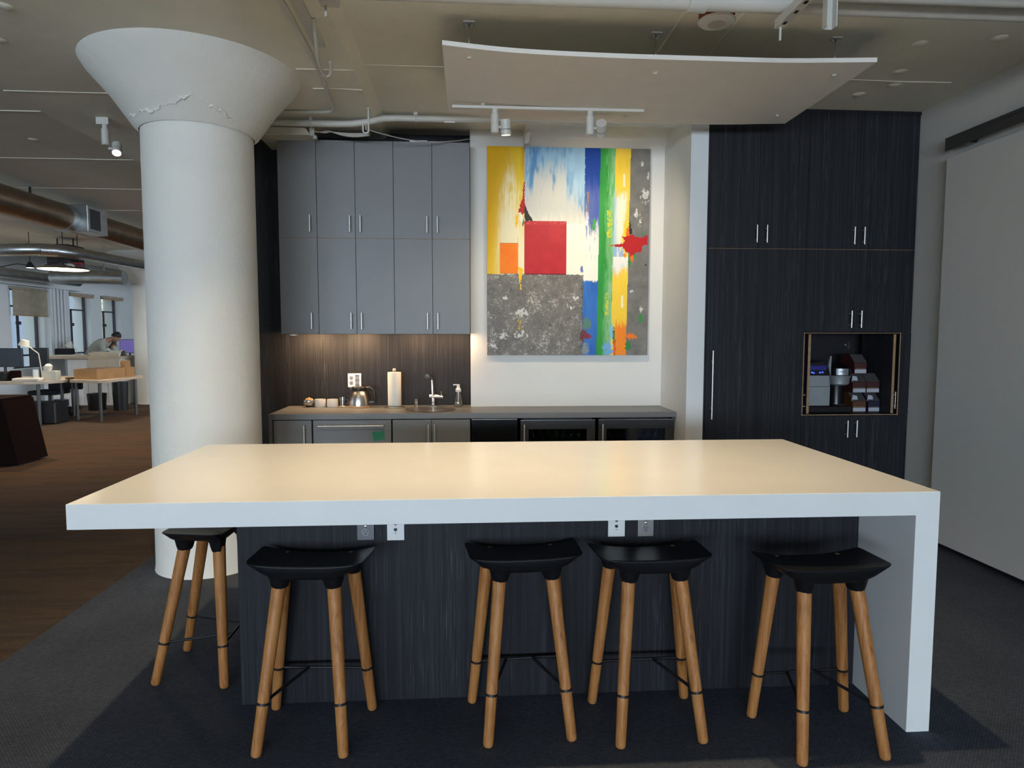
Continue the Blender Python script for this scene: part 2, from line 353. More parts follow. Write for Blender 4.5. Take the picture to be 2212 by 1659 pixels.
# left wall with its windows
LW = [(12.9, 14.05), (14.72, 15.82), (16.73, 17.72), (18.22, 19.16), (21.2, 22.2), (8.6, 9.8), (10.6, 11.8), (5, 6.2), (2.8, 4)]
zs, zt = .78, 2.50
lw = MB(); ys = YR - .1
for y0, y1 in sorted(LW):
    lw.box(XL - .45, XL, ys, y0, 0, ZO); lw.box(XL - .45, XL, y0, y1, 0, zs); lw.box(XL - .45, XL, y0, y1, zt, ZO); ys = y1
lw.box(XL - .45, XL, ys, YE, 0, ZO)
struct(lw, 'wall_left', 'office_wall_paint', 'white office window wall')
for i, (y0, y1) in enumerate(sorted(LW)):
    w = thing('window_%d' % (i + 1), (XL - .17, (y0 + y1) / 2, zs), 'dark framed office window in the left wall', None); w['kind'] = 'structure'
    X = XL - .17; fr = MB(); t = .035
    fr.box(X - .03, X + .03, y0, y0 + t, zs, zt).box(X - .03, X + .03, y1 - t, y1, zs, zt).box(X - .03, X + .03, y0, y1, zs, zs + t).box(X - .03, X + .03, y0, y1, zt - t, zt)
    ym = y0 + (y1 - y0) * .42; fr.box(X - .02, X + .02, ym - .018, ym + .018, zs + .28, zt - .36).box(X - .02, X + .02, y0, y1, zt - .39, zt - .355).box(X - .02, X + .02, y0, y1, zs + .26, zs + .30)
    fr.box(X - .02, X + .06, ym - .03, ym + .03, zs + .95, zs + 1.02)
    fr.build('window_frame', 'frame_dark', w); B(X - .004, X + .004, y0 + t, y1 - t, zs + t, zt - t).build('pane', 'window_glass', w)
    if 12 < y0 < 20: portal((XL - .02, (y0 + y1) / 2, (zs + zt) / 2), (0, (y0 + y1) / 2, (zs + zt) / 2), y1 - y0, zt - zs)
# window wall behind the photographer
RW = [(-8.6, -6.2), (-5.8, -3.4), (-3.0, -.6), (-.2, 2.2)]
rw = MB(); xs = XL
for x0, x1 in RW:
    rw.box(xs, x0, YR - .2, YR, 0, ZC); rw.box(x0, x1, YR - .2, YR, 0, .35); rw.box(x0, x1, YR - .2, YR, 2.45, ZC); xs = x1
rw.box(xs, XR, YR - .2, YR, 0, ZC)
struct(rw, 'wall_rear', 'office_wall_paint')
for i, (x0, x1) in enumerate(RW):
    w = thing('window_%d' % (i + 20), ((x0 + x1) / 2, YR - .1, .35), 'tall window in the wall behind the photographer', None); w['kind'] = 'structure'
    fr = MB()
    for a in (x0, (x0 + x1) / 2 - .02, x1 - .04): fr.box(a, a + .04, YR - .14, YR - .06, .35, 2.45)
    for a in (.35, 2.41): fr.box(x0, x1, YR - .14, YR - .06, a, a + .04)
    fr.build('window_frame', 'frame_dark', w); B(x0 + .04, x1 - .04, YR - .104, YR - .096, .39, 2.41).build('pane', 'window_glass', w)
# round concrete columns
def column(cx, cy, r, rc, ccx, ccy, zb, zt_, label, name='column'):
    m = MB(); n = 72; z0, z1 = 0, zb
    m.lathe([(r * 1.02, 0), (r * 1.005, .03), (r, .2), (r * 1.0, 1.5), (r * .99, z1 - .04), (r * 1.0, z1)], (cx, cy, 0), n)
    rings = []
    for k, t in enumerate((0, .06, .5, .86, .955, 1.0)):
        s = t if t < .86 else .86 + (t - .86) * .75 / .14 * .14; z = zb - .03 + (zt_ - zb + .03) * (t if t < .9 else .90 + (t - .9))
        rr = [r * 1.01, r * 1.10, r + (rc - r) * .50, r + (rc - r) * .90, rc * .985, rc][k]; rings.append((rr, z, t))
    vs = []; 
    for rr, z, t in rings:
        for k in range(n):
            a = 2 * PI * k / n; vs.append((cx + (ccx - cx) * t + rr * math.cos(a), cy + (ccy - cy) * t + rr * math.sin(a), z))
    m._add(vs, [(i * n + k, i * n + (k + 1) % n, (i + 1) * n + (k + 1) % n, (i + 1) * n + k) for i in range(len(rings) - 1) for k in range(n)], True)
    # rough plaster ridge where the flared head meets the shaft
    pts = []
    for k in range(120):
        a = PI * 1.18 + k / 119 * PI * .66; q = k / 3.0; zz = zb + .012 + .062 * math.exp(-((q - 25) / 6.5) ** 2) + .006 * math.sin(q * .83) + .004 * math.sin(q * 2.3 + 1) + .003 * math.sin(q * 5.1); rad = r * 1.10 + (zz - zb + .008) * .71 + .001; tt = (zz - zb + .03) / (zt_ - zb + .03)
        pts.append((cx + (ccx - cx) * tt + rad * math.cos(a), cy + (ccy - cy) * tt + rad * math.sin(a), zz))
    if cx > -3: m.tube(pts, [max(.001, (.0055 + .0035 * math.sin(k * .21) + .002 * math.sin(k * .57)) * min(1, k / 12, (119 - k) / 12)) for k in range(120)], 8)
    o = m.build(name, 'column_paint'); return tag(o, label, 'column', None, 'structure')
column(-1.722, 4.495, .334, .635, -1.70, 4.42, 2.815, ZD + .01, 'white mushroom-headed concrete column beside the island')
column(-6.98, 15.25, .36, .8, -6.98, 15.25, 2.65, ZO, 'white round column among the far desks')
struct(B(XL, XL + .22, YR, 17.0, 2.56, 2.80), 'trim_1', 'office_wall_paint')
# pilaster with pipes between office windows
struct(B(XL, XL + .12, 15.86, 16.60, 0, 2.56), 'trim_2', 'office_wall_paint')

# sliding door on the right
d = thing('door_1', (3.36, 2.6, 0), 'wide off-white sliding panel door hung from a dark track on the side wall', None); d['kind'] = 'structure'
B(3.335, 3.375, .6, 4.535, .045, 2.755).build('door_panel', 'side_wall_paint', d, .003)
tk = MB(); tk.box(3.322, 3.404, .4, 4.54, 2.86, 2.888); tk.box(3.322, 3.328, .4, 4.54, 2.80, 2.888); tk.build('track', 'dark_track', d, .002)
tk = MB(); [tk.frustum((3.330, y, 2.815), (3.36, y, 2.815), .02) for y in (4.3, 2.2)]; tk.build('roller', 'black_metal', d)
struct(B(3.392, XR, YR, 4.92, 0, .04), 'baseboard_right', 'black_metal')

# ------------------------------------------------------------------ island
isl = thing('kitchen_island', (.19, 2.97, 0), 'long white waterfall-edge island counter on a dark laminate base', 'kitchen island')
t = MB().prism([(-1.384, .847), (1.672, .847), (1.672, 0), (1.764, 0), (1.764, .937), (-1.384, .937)], 2.345, 3.604, 'XZ')
t.build('countertop', 'solid_surface', isl, .002, 2)['label'] = 'white solid surface top folding down into one end leg'
B(-.935, 1.670, 2.70, 3.50, .0, .846).build('base', 'dark_laminate', isl, .001)['label'] = 'dark streaked laminate base'
def duplex(name, x0, x1, z0, z1, y, plate, label, dim=True, slots=True):
    o = thing(name, ((x0 + x1) / 2, y, (z0 + z1) / 2), label, 'outlet'); cx = (x0 + x1) / 2; cz = (z0 + z1) / 2
    B(x0, x1, y - .007, y, z0, z1).build('cover_plate', plate, o, .002)
    for dz in (.022, -.022):
        f = MB().lathe([(0, -.0105), (.0165, -.0105), (.0165, -.006)], (cx, y, cz + dz), 20, 'Y'); fo = f.build('socket', 'socket_grey', o)
        s = MB().box(cx - .0075, cx - .0055, y - .0115, y - .0105, cz + dz, cz + dz + .008).box(cx + .0055, cx + .0075, y - .0115, y - .0105, cz + dz, cz + dz + .008)
        s.lathe([(0, -.0115), (.0028, -.0115), (.0028, -.0105)], (cx, y, cz + dz - .007), 10, 'Y'); s.build('slots', 'black_plastic', fo)
    MB().lathe([(0, -.0105), (.004, -.0095), (.004, -.006)], (cx, y, cz), 10, 'Y').build('screw', 'chrome', o)
    return o
def jackplate(x0, x1, z0, z1, y, label):
    o = thing('network_plate', ((x0 + x1) / 2, y, (z0 + z1) / 2), label, 'wall plate'); cx = (x0 + x1) / 2; cz = (z0 + z1) / 2
    B(x0, x1, y - .007, y, z0, z1).build('cover_plate', 'white_plastic', o, .002)
    for dz in (.014, -.011):
        m = MB().box(cx - .007, cx + .006, y - .008, y - .007, cz + dz - .006, cz + dz + .004); m.prism([(cx - .004, cz + dz - .006), (cx + .006, cz + dz - .002), (cx, cz + dz - .010)], y - .0085, y - .007, 'XZ'); m.build('jack', 'black_plastic', o)
    B(cx - .005, cx + .004, y - .0077, y - .007, cz - .028, cz - .026).build('caption', 'leg_grey', o)
duplex('power_outlet', -.456, -.385, .683, .798, 2.70, 'steel_dark_reflection', 'steel power outlet under the island edge beside the column-end white plate')
jackplate(-.334, -.264, .681, .796, 2.70, 'white network plate under the island edge near the column end')
jackplate(.580, .651, .679, .794, 2.70, 'white network plate under the island edge behind the third front stool')
duplex('power_outlet', .706, .774, .677, .792, 2.70, 'steel', 'steel power outlet under the island edge behind the third front stool')

# ------------------------------------------------------------------ bar stools
FT = [(-.1586, -.155), (.1586, -.155), (-.197, .155), (.197, .155)]
TP = [(-.1018, -.033), (.1018, -.033), (-.136, .127), (.136, .127)]
def make_stool():
    o = thing('bar_stool', (0, 0, 0), 'x', 'stool', 'oak-legged black bar stools around the island')
    nx, ny = 76, 48
    def outline(u, v, inset=0.0):
        cv = max(0, (abs(v) - .70) / .30); k = .222 - (.012 if v > 0 else .018) * 0 + .006 * v - (.018 if v < 0 else .006) * cv * cv - inset
        cu = max(0, (abs(u) - .80) / .20); y = .030 + (.119 - inset * (.9 if v < 0 else .5)) * v; y -= (v * .005) * cu * cu
        return k * u, y
    def ztop(u, v): return .6685 - .0125 * v + (.015 + .0095 * v) * abs(u) ** 2.4 - .004 * (1 - u * u) * (1 - v * v)
    def zbot(u, v):
        x, y = outline(u, v, .014); w0 = abs(u) ** 3.3; z = .619 * (1 - w0) + (ztop(u, v) - .014) * w0; z += .006 * max(0, (abs(v) - .6) / .4) ** 2 * (1 - w0)
        for sx, sy in TP:
            dd = math.hypot(x - sx * .985, y - sy); w = max(0, min(1, (.044 - dd) / .016)); w = w * w * (3 - 2 * w); z = z * (1 - w) + min(z, .5835) * w
        return z
    m = MB(); m.grid(lambda s, t: (*outline(2 * s - 1, 2 * t - 1), ztop(2 * s - 1, 2 * t - 1)), nx, ny)
    m.grid(lambda s, t: (*outline(2 * s - 1, 2 * t - 1, .014), zbot(2 * s - 1, 2 * t - 1)), nx, ny)
    per = [(i / nx, 0) for i in range(nx)] + [(1, j / ny) for j in range(ny)] + [(1 - i / nx, 1) for i in range(nx)] + [(0, 1 - j / ny) for j in range(ny)]
    def side(s, t, h):
        u, v = 2 * s - 1, 2 * t - 1; a0 = Vector((*outline(u, v), ztop(u, v))); b0 = Vector((*outline(u, v, .014), zbot(u, v))); p = a0.lerp(b0, h); q = Vector((*outline(u, v, -.004 * math.sin(PI * h) + .014 * h), p.z)); return q
    for k in range(len(per)):
        q = [per[k], per[(k + 1) % len(per)]]
        for h in range(5): m._add([side(*q[0], h / 5), side(*q[1], h / 5), side(*q[1], (h + 1) / 5), side(*q[0], (h + 1) / 5)], [(0, 1, 2, 3)], True)
    m.build('seat', 'stool_black', o, sharp=False)
    for i, ((fx, fy), (tx, ty)) in enumerate(zip(FT, TP)):
        L = Vector((tx - fx, ty - fy, .60)); P = lambda z: (fx + L.x * z / .60, fy + L.y * z / .60, z)
        lg = MB().tube([P(0.0), P(.004), P(.012), P(.3), P(.606)], [.013, .0175, .0195, .0225, .0265], 20).build('leg', 'oak', o, loc=(fx, fy, 0))
        p = P(.18); MB().tube([P(.176), P(.1845)], .0232, 20).build('ring', 'black_metal', lg)
        if fy > 0: MB().lathe([(.0, .0025), (.008, .002), (.0085, -.004)], (tx * .925, ty, ztop(tx * .925 / .224, (ty - .032) / .117) - .0005), 14).build('plug', 'plywood_edge', o)
    R = lambda i: (FT[i][0] + (TP[i][0] - FT[i][0]) * .18 / .60, FT[i][1] + (TP[i][1] - FT[i][1]) * .18 / .60, .18)
    r = MB(); b0, b1, f0, f1 = Vector(R(2)), Vector(R(3)), Vector(R(0)), Vector(R(1)); r.tube([b0, b1], .0062, 10)
    for s, f in ((-1, f0), (1, f1)):
        c = (b0 + b1) / 2 + Vector((s * .055, 0, 0)); r.tube([c, f], .0062, 10)
    r.build('footrest', 'black_metal', o)
    return o
stool = make_stool()
SL = [(-.6015, 2.4952, -4.1, 'black-seated oak-legged stool in front of the base corner nearest the column'), (.2161, 2.5208, 3.6, 'black-seated oak-legged stool second along the island front from the column'),
      (.7081, 2.4795, 2.0, 'black-seated oak-legged stool third along the island front from the column'), (1.3264, 2.3409, 2.6, 'black-seated oak-legged stool standing beside the white waterfall leg'),
      (-1.207, 3.043, -91, 'black-seated oak-legged stool tucked under the island overhang before the white column')]
for i, (x, y, a, lb) in enumerate(SL):
    s = stool if i == 0 else copy_tree(stool); s.location = (x, y, 0); s.rotation_euler = (0, 0, math.radians(a)); s['label'] = lb

# ------------------------------------------------------------------ cabinets
def barpull(parent, x, y, z0, z1, r=.0055, off=.032):
    m = MB().frustum((x, y - off, z0), (x, y - off, z1), r, n=12)
    for z in (z0 + (z1 - z0) * .16, z1 - (z1 - z0) * .16): m.frustum((x, y, z), (x, y - off, z), r * .8, n=8)
    return m.build('handle', 'handle_steel', parent)
def barpull_h(parent, x0, x1, y, z, r=.0055, off=.034):
    m = MB().frustum((x0, y - off, z), (x1, y - off, z), r, n=12)
    for x in (x0 + .05, x1 - .05): m.frustum((x, y, z), (x, y - off, z), r * .8, n=8)
    return m.build('handle', 'handle_steel', parent)
def cabinet(name, x0, x1, yf, yb, z0, z1, doors, label, cat, mat='grey_laminate', dark='black_metal', group=None, gap=.0018, handle_len=.13, edge=None, top=None):
    """doors: (xa, xb, za, zb, handle x or None, handle z0)"""
    o = thing(name, ((x0 + x1) / 2, yf, z0), label, cat, group)
    B(x0, x1, yf + .022, yb, z0, top or z1).build('carcass', dark, o)
    for xa, xb, za, zb, hx, hz in doors:
        d = B(xa + gap, xb - gap, yf, yf + .02, za + gap, zb - gap).build('door', mat, o, .0008, 1)
        if edge: B(xa + gap, xb - gap, yf + .001, yf + .021, za - gap * .9, za + gap).build('edge_band', edge, d)
        if hx is not None: barpull(d, hx, yf, hz, hz + handle_len)
    return o
XS = [-1.486, -1.188, -.889, -.588, -.284, .017]; ZM, ZB, ZT = 2.284, 1.525, 3.042; YU = 5.418
UG = 'grey upper wall cabinets'
def uppers(z0, z1, row):
    hz = z0 + .166 if row == 'lower' else z0 + .045
    hz = (1.565 if row == 'lower' else 2.328)
    cabinet('upper_cabinet', XS[0], XS[1], YU, 5.76, z0, z1, [(XS[0], XS[1], z0, z1, XS[1] - .05, hz)], 'narrow single-door grey upper cabinet in the %s row beside the column' % row, 'cabinet', group=UG, edge='plywood_edge' if row == 'upper' else None)
    cabinet('upper_cabinet', XS[1], XS[3], YU, 5.76, z0, z1, [(XS[1], XS[2], z0, z1, XS[2] - .04, hz), (XS[2], XS[3], z0, z1, XS[2] + .042, hz)], 'double-door grey upper cabinet in the middle of the %s row' % row, 'cabinet', group=UG, edge='plywood_edge' if row == 'upper' else None)
    cabinet('upper_cabinet', XS[3], XS[5], YU, 5.76, z0, z1, [(XS[3], XS[4], z0, z1, XS[4] - .04, hz), (XS[4], XS[5], z0, z1, XS[4] + .042, hz)], 'double-door grey upper cabinet of the %s row next to the painting' % row, 'cabinet', group=UG, edge='plywood_edge' if row == 'upper' else None)
uppers(ZB, ZM, 'lower'); uppers(ZM, ZT, 'upper')
lb = MB().box(-.456, -.32, 5.43, 5.56, ZT, ZT + .013).box(-.31, -.20, 5.44, 5.56, ZT, ZT + .011); tag(lb.build('flat_carton', 'white_plastic'), 'flat white carton lying on top of the upper cabinets', 'carton')
uc = thing('under_cabinet_light', (-1.36, 5.52, ZB), 'small puck light under the upper cabinet nearest the column', 'light')
MB().lathe([(.034, 0), (.034, -.008), (.026, -.010)], (-1.40, 5.46, ZB), 24).build('housing', 'white_metal', uc); MB().lathe([(.025, -.0102), (0, -.0108)], (-1.40, 5.46, ZB), 24).build('lens', 'lens_soft', uc)
for x, e in ((-1.30, 1.5), (-.92, 1.6), (-.45, .8), (-.12, .55)): lamp('under_cabinet_bulb', 'AREA', (x, 5.53, ZB - .015), (x, 5.76, 1.22), e * 3.6, (1.0, .62, .32), shape='RECTANGLE', size=.22, size_y=.05)

YK = 5.15; KT, KB = .914, .872
wt = thing('worktop', (.06, 5.4, KT), 'grey laminate worktop running under the cabinets and the painting', 'worktop')
def wtop():
    m = MB(); cx, cy, rx, ry = -.305, 5.425, .195, .20; n = 64
    ring = [(cx + rx * math.cos(2 * PI * k / n), cy + ry * math.sin(2 * PI * k / n)) for k in range(n)]
    x0, x1, y0, y1 = -1.523, 1.643, YK, 5.758
    def edge(px, py):
        dx, dy = px - cx, py - cy; s = min(((x1 - cx) / dx if dx > 1e-9 else 1e9), ((x0 - cx) / dx if dx < -1e-9 else 1e9), ((y1 - cy) / dy if dy > 1e-9 else 1e9), ((y0 - cy) / dy if dy < -1e-9 else 1e9)); return (cx + dx * s, cy + dy * s)
    outer = [edge(*p) for p in ring]
    for z in (KT, KB): m._add([(*p, z) for p in ring] + [(*p, z) for p in outer], [(k, (k + 1) % n, n + (k + 1) % n, n + k) for k in range(n)])
    m._add([(*p, KT) for p in ring] + [(*p, KB) for p in ring], [(k, (k + 1) % n, n + (k + 1) % n, n + k) for k in range(n)])
    for cxn, cyn in ((x0, y0), (x1, y0), (x0, y1), (x1, y1)):     # square the corners
        ds = sorted(outer, key=lambda p: math.hypot(p[0] - cxn, p[1] - cyn))
        pa = min((p for p in outer if abs(p[0] - cxn) < 1e-6), key=lambda p: abs(p[1] - cyn), default=None); pb = min((p for p in outer if abs(p[1] - cyn) < 1e-6), key=lambda p: abs(p[0] - cxn), default=None)
        if pa and pb:
            for z in (KT, KB): m._add([(cxn, cyn, z), (*pa, z), (*pb, z)], [(0, 1, 2)])
    for (ax, ay), (bx, by) in (((x0, y0), (x1, y0)), ((x1, y0), (x1, y1)), ((x1, y1), (x0, y1)), ((x0, y1), (x0, y0))):
        m._add([(ax, ay, KB), (bx, by, KB), (bx, by, KT), (ax, ay, KT)], [(0, 1, 2, 3)])
    return m
wtop().build('top', 'grey_laminate', wt); B(-1.523, -1.495, YK, 5.76, 0, KB).build('end_panel', 'grey_laminate', wt, .0008, 1)
BG = 'grey base cabinets'
YD = YK + .004
cabinet('base_cabinet', -1.493, -1.198, YD, 5.75, 0, KB - .002, [(-1.49, -1.20, .10, KB - .006, -1.252, .69)], 'narrow grey base cabinet nearest the column, under the worktop', 'cabinet', group=BG, handle_len=.14)
dw = thing('dishwasher', (-.893, YD, 0), 'grey panelled dishwasher with a long horizontal handle', 'dishwasher')
B(-1.193, -.594, YD + .022, 5.75, .0, KB - .002).build('body', 'black_metal', dw); fp = B(-1.190, -.597, YD, YD + .02, .10, KB - .008).build('front_panel', 'grey_laminate', dw, .001, 1); barpull_h(fp, -1.148, -.652, YD, .823)
tp = MB(); tp.prism([(-.744, .771), (-.652, .779), (-.646, .716), (-.732, .699)], YD - .0012, YD, 'XZ'); tag(tp.build('tape_patch', 'green_tape'), 'square of green tape stuck on the dishwasher front', 'tape')
cabinet('sink_cabinet', -.590, .016, YD, 5.75, 0, KB - .002, [(-.588, -.286, .10, KB - .006, -.298 - .012, .69), (-.286, .014, .10, KB - .006, -.262, .69)], 'double-door grey base cabinet under the sink', 'cabinet', group=BG, handle_len=.14, top=.70)
im = thing('ice_maker', (.2, YD, 0), 'black flat-fronted appliance between sink cabinet and beverage coolers', 'appliance')
B(.022, .384, YD + .03, 5.57, 0, KB - .004).build('body', 'black_metal', im); B(.025, .382, YD, YD + .03, .08, KB - .012).build('door', 'machine_black', im, .002); B(.026, .381, YD - .002, YD + .02, KB - .012, KB - .008).build('trim', 'steel', im)
def cooler(x0, x1, label, bt, gm):
    o = thing('beverage_cooler', ((x0 + x1) / 2, YD, 0), label, 'cooler', 'beverage coolers under the worktop'); y = YD + .03
    sh = MB().box(x0, x0 + .02, y + .045, 5.56, 0, KB - .01).box(x1 - .02, x1, y + .045, 5.56, 0, KB - .01).box(x0, x1, 5.54, 5.56, 0, KB - .01).box(x0, x1, y + .045, 5.56, 0, .06).box(x0, x1, y + .045, 5.56, KB - .03, KB - .01)
    sh.build('body', 'black_metal', o)
    d = MB().box(x0, x0 + .065, y, y + .04, .06, .848).box(x1 - .065, x1, y, y + .04, .06, .848).box(x0 + .065, x1 - .065, y, y + .04, .778, .848).box(x0 + .065, x1 - .065, y, y + .04, .06, .13)
    dd = d.build('door', 'fridge_grey', o, .001, 1); B(x0, x1, y - .001, y + .04, .848, .852).build('top_trim', 'steel', dd)
    B(x0 + .065, x1 - .065, y + .015, y + .022, .13, .778).build('pane', 'cooler_glass', dd); barpull(dd, x0 + .028, y, .50, .820, .007)
    B(x0 + .02, x1 - .02, y + .06, 5.54, .640, .648).build('rack', 'steel', o)
    n = 7
    for k in range(n):
        bx = x0 + .10 + (x1 - x0 - .20) * k / (n - 1); b = thing('drink_bottle', (bx, y + .11, .648), ('green' if bt == 'bottle_green' else 'pale') + ' bottle standing on the rack inside the %s cooler' % ('sink-side' if bt == 'bottle_green' else 'pier-side'), 'bottle', 'bottles in the %s cooler' % ('sink-side' if bt == 'bottle_green' else 'pier-side'))
        MB().lathe([(.001, 0), (.028, .002), (.029, .05), (.024, .065), (.010, .085), (.0095, .108)], (bx, y + .11, .648), 16).build('bottle_body', bt, b); MB().lathe([(.0115, .104), (.0115, .118), (0, .1185)], (bx, y + .11, .648), 14).build('cap', 'steel', b)
    return o
for cx, cc in ((.705, (.6, 1.0, .7)), (1.331, (.8, .85, 1.0))): lamp('cooler_fill', 'POINT', (cx, 5.24, .835), None, .9, cc, shadow_soft_size=.03)  # lamps added inside the coolers to make the bottles show
cooler(.408, 1.002, 'dark glass-door beverage cooler nearer the sink', 'bottle_green', None); cooler(1.030, 1.632, 'dark glass-door beverage cooler against the white pier', 'bottle_purple', None)

# tall dark wall of cabinets
YT = 4.92; DL = 'dark_laminate'; TG = 'tall dark laminate cabinets'
kw = dict(mat=DL, dark='niche_dark', group=TG, gap=.0012)
XA, XM, XF = 1.790, 2.549, 3.308
cabinet('tall_cabinet', XA, XM, YT, 5.5, 2.168, 3.17, [(XA, (XA + XM) / 2, 2.168, 3.17, 2.149, 2.209), ((XA + XM) / 2, XM, 2.168, 3.17, 2.226, 2.209)], 'dark double-door cabinet up at the ceiling beside the white pier', 'cabinet', edge='plywood_edge', **kw)
cabinet('tall_cabinet', XM, 3.40, YT, 5.5, 2.168, 3.17, [(XM, 2.94, 2.168, 3.17, 2.903, 2.203), (2.94, 3.32, 2.168, 3.17, 2.98, 2.203), (3.32, 3.40, 2.168, 3.17, None, 0)], 'dark double-door cabinet up at the ceiling above the coffee niche', 'cabinet', edge='plywood_edge', **kw)
cabinet('pantry_cabinet', XA, XM, YT, 5.5, 0, 2.168, [(XA, XM, .08, 2.168, 1.835, .884)], 'tall dark single-door cabinet with one long bar handle', 'cabinet', handle_len=.521, **kw)
cabinet('tall_cabinet', XM, 3.40, YT, 5.5, 1.545, 2.168, [(XM, 2.94, 1.545, 2.168, 2.904, 1.577), (2.94, 3.318, 1.545, 2.168, 2.981, 1.577), (3.318, 3.40, 1.545, 2.168, None, 0)], 'dark double-door cabinet directly above the coffee niche', 'cabinet', **kw)
cabinet('tall_cabinet', XM, 3.40, YT, 5.5, 0, .902, [(XM, 2.94, .08, .902, 2.905, .738), (2.94, 3.318, .08, .902, 2.978, .738), (3.318, 3.40, .08, .902, None, 0)], 'dark double-door cabinet directly below the coffee niche', 'cabinet', **kw)
struct(B(1.778, XR, YT, 5.5, 3.17, ZC), 'trim_3', DL); struct(B(1.776, 1.789, YT + .002, 5.5, 0, 3.17), 'trim_4', DL)
nc = thing('niche_cabinet', (2.93, YT, .902), 'dark cabinet niche with its pocket doors pushed in, holding the coffee machine', 'cabinet', TG)
sh = MB().box(XM, 2.562, YT + .002, 5.5, .904, 1.543).box(3.318, 3.40, YT + .002, 5.5, .904, 1.543).box(XM, 3.40, 5.47, 5.5, .904, 1.543).box(XM, 3.40, YT + .002, 5.5, .904, .914).box(XM, 3.40, YT + .002, 5.5, 1.533, 1.543)
sh.build('shell', 'niche_dark', nc); B(3.320, 3.40, YT, YT + .002, .904, 1.543).build('filler_panel', DL, nc)
eb = MB().box(XM + .001, 2.556, YT - .001, YT + .004, .904, 1.543).box(3.312, 3.319, YT - .001, YT + .004, .904, 1.543).box(2.556, 3.312, YT - .001, YT + .004, .906, .912).box(2.556, 3.312, YT - .001, YT + .004, 1.535, 1.539); eb.build('edge_band', 'plywood_edge', nc)
for x0, hx, s in ((2.592, 2.545, -1), (3.268, 3.306, 1)):
    d = B(x0, x0 + .02, YT + .012, YT + .42, .918, 1.528).build('pocket_door', DL, nc); B(x0, x0 + .02, YT + .010, YT + .012, .918, 1.528).build('edge_band', 'plywood_edge', d)
    xh = x0 + (0 if s < 0 else .02); m = MB().frustum((xh + s * .032, YT + .035, .95), (xh + s * .032, YT + .035, 1.082), .0055, n=12)
    for z in (.972, 1.06): m.frustum((xh, YT + .035, z), (xh + s * .032, YT + .035, z), .0045, n=8)
    m.build('handle', 'handle_steel', d)
lk = thing('cabinet_lock', (3.26, 5.38, 1.45), 'tiny silver latch on the dark back of the coffee niche', 'latch')
MB().lathe([(0, -.012), (.008, -.010), (.008, 0)], (3.20, 5.47, 1.44), 12, 'Y').build('cylinder', 'steel', lk); B(3.222, 3.230, 5.455, 5.47, 1.405, 1.465).build('bar', 'steel', lk)
# coffee machine
cm = thing('coffee_machine', (2.90, 5.16, .914), 'silver and black single-cup coffee machine standing in the niche', 'coffee machine')
B(2.665, 3.02, 5.06, 5.34, .914, .972).build('base', 'machine_black', cm, .012, 3)
MB().prism([(2.655, .974), (2.845, .974), (2.845, 1.12), (2.836, 1.21), (2.655, 1.21)], 5.06, 5.32, 'XZ').build('water_tank', 'machine_silver', cm, .004)['label'] = 'silver side tank'
B(2.655, 2.845, 5.0595, 5.062, 1.122, 1.125).build('tank_seam', 'machine_black', cm)
MB().prism([(2.655, 1.212), (2.836, 1.212), (2.815, 1.30), (2.80, 1.325), (2.655, 1.30)], 5.075, 5.32, 'XZ').build('control_panel', 'machine_black', cm, .004)
lc = MB(); [lc.lathe([(0, -.002), (.0065, -.002), (.0065, 0)], (x, 5.073, 1.232 + dz), 12, 'Y') for x, dz in ((2.675, 0), (2.70, .001), (2.715, -.003), (2.765, 0), (2.785, .002))]; lc.build('indicator', 'blue_leds', cm); B(2.66, 2.82, 5.0735, 5.0745, 1.252, 1.285).build('display', 'blue_glow', cm)
MB().lathe([(.060, .974), (.058, 1.10), (.062, 1.15)], (2.975, 5.21, 0), 28).build('brew_column', 'machine_black', cm)
MB().lathe([(.055, 1.128), (.076, 1.14), (.082, 1.20), (.084, 1.206)], (2.960, 5.15, 0), 36).build('brew_head', 'machine_silver', cm)['label'] = 'silver rounded brew head'
MB().lathe([(.0845, 1.206), (.086, 1.214), (.085, 1.262), (.07, 1.268), (.05, 1.29), (0, 1.296)], (2.960, 5.15, 0), 36).build('lid', 'machine_black', cm)
hb = MB().grid(lambda u, v: (2.960 + .0868 * math.sin(-.72 + 1.1 * u), 5.15 - .0868 * math.cos(-.72 + 1.1 * u), 1.212 + .05 * v), 12, 4); hb.build('front_badge', 'machine_silver', cm)
text_mesh('KEURIG', .013, 'lettering', 'machine_black', cm, Matrix.Translation((2.960 + .0880 * math.sin(-.2), 5.15 - .0880 * math.cos(-.2), 1.238)) @ Matrix.Rotation(-.2, 4, 'Z') @ Matrix.Rotation(PI / 2, 4, 'X'))
MB().lathe([(.0, .0), (.05, .001), (.055, .006)], (2.965, 5.125, .972), 28).build('drip_tray', 'steel', cm)
MB().prism([(2.83, 1.29), (2.845, 1.36), (2.853, 1.36), (2.850, 1.20)], 5.07, 5.09, 'XZ').build('hinge_arm', 'machine_silver', cm); cm.location = cm.location + Vector((-.045, -.09, 0))
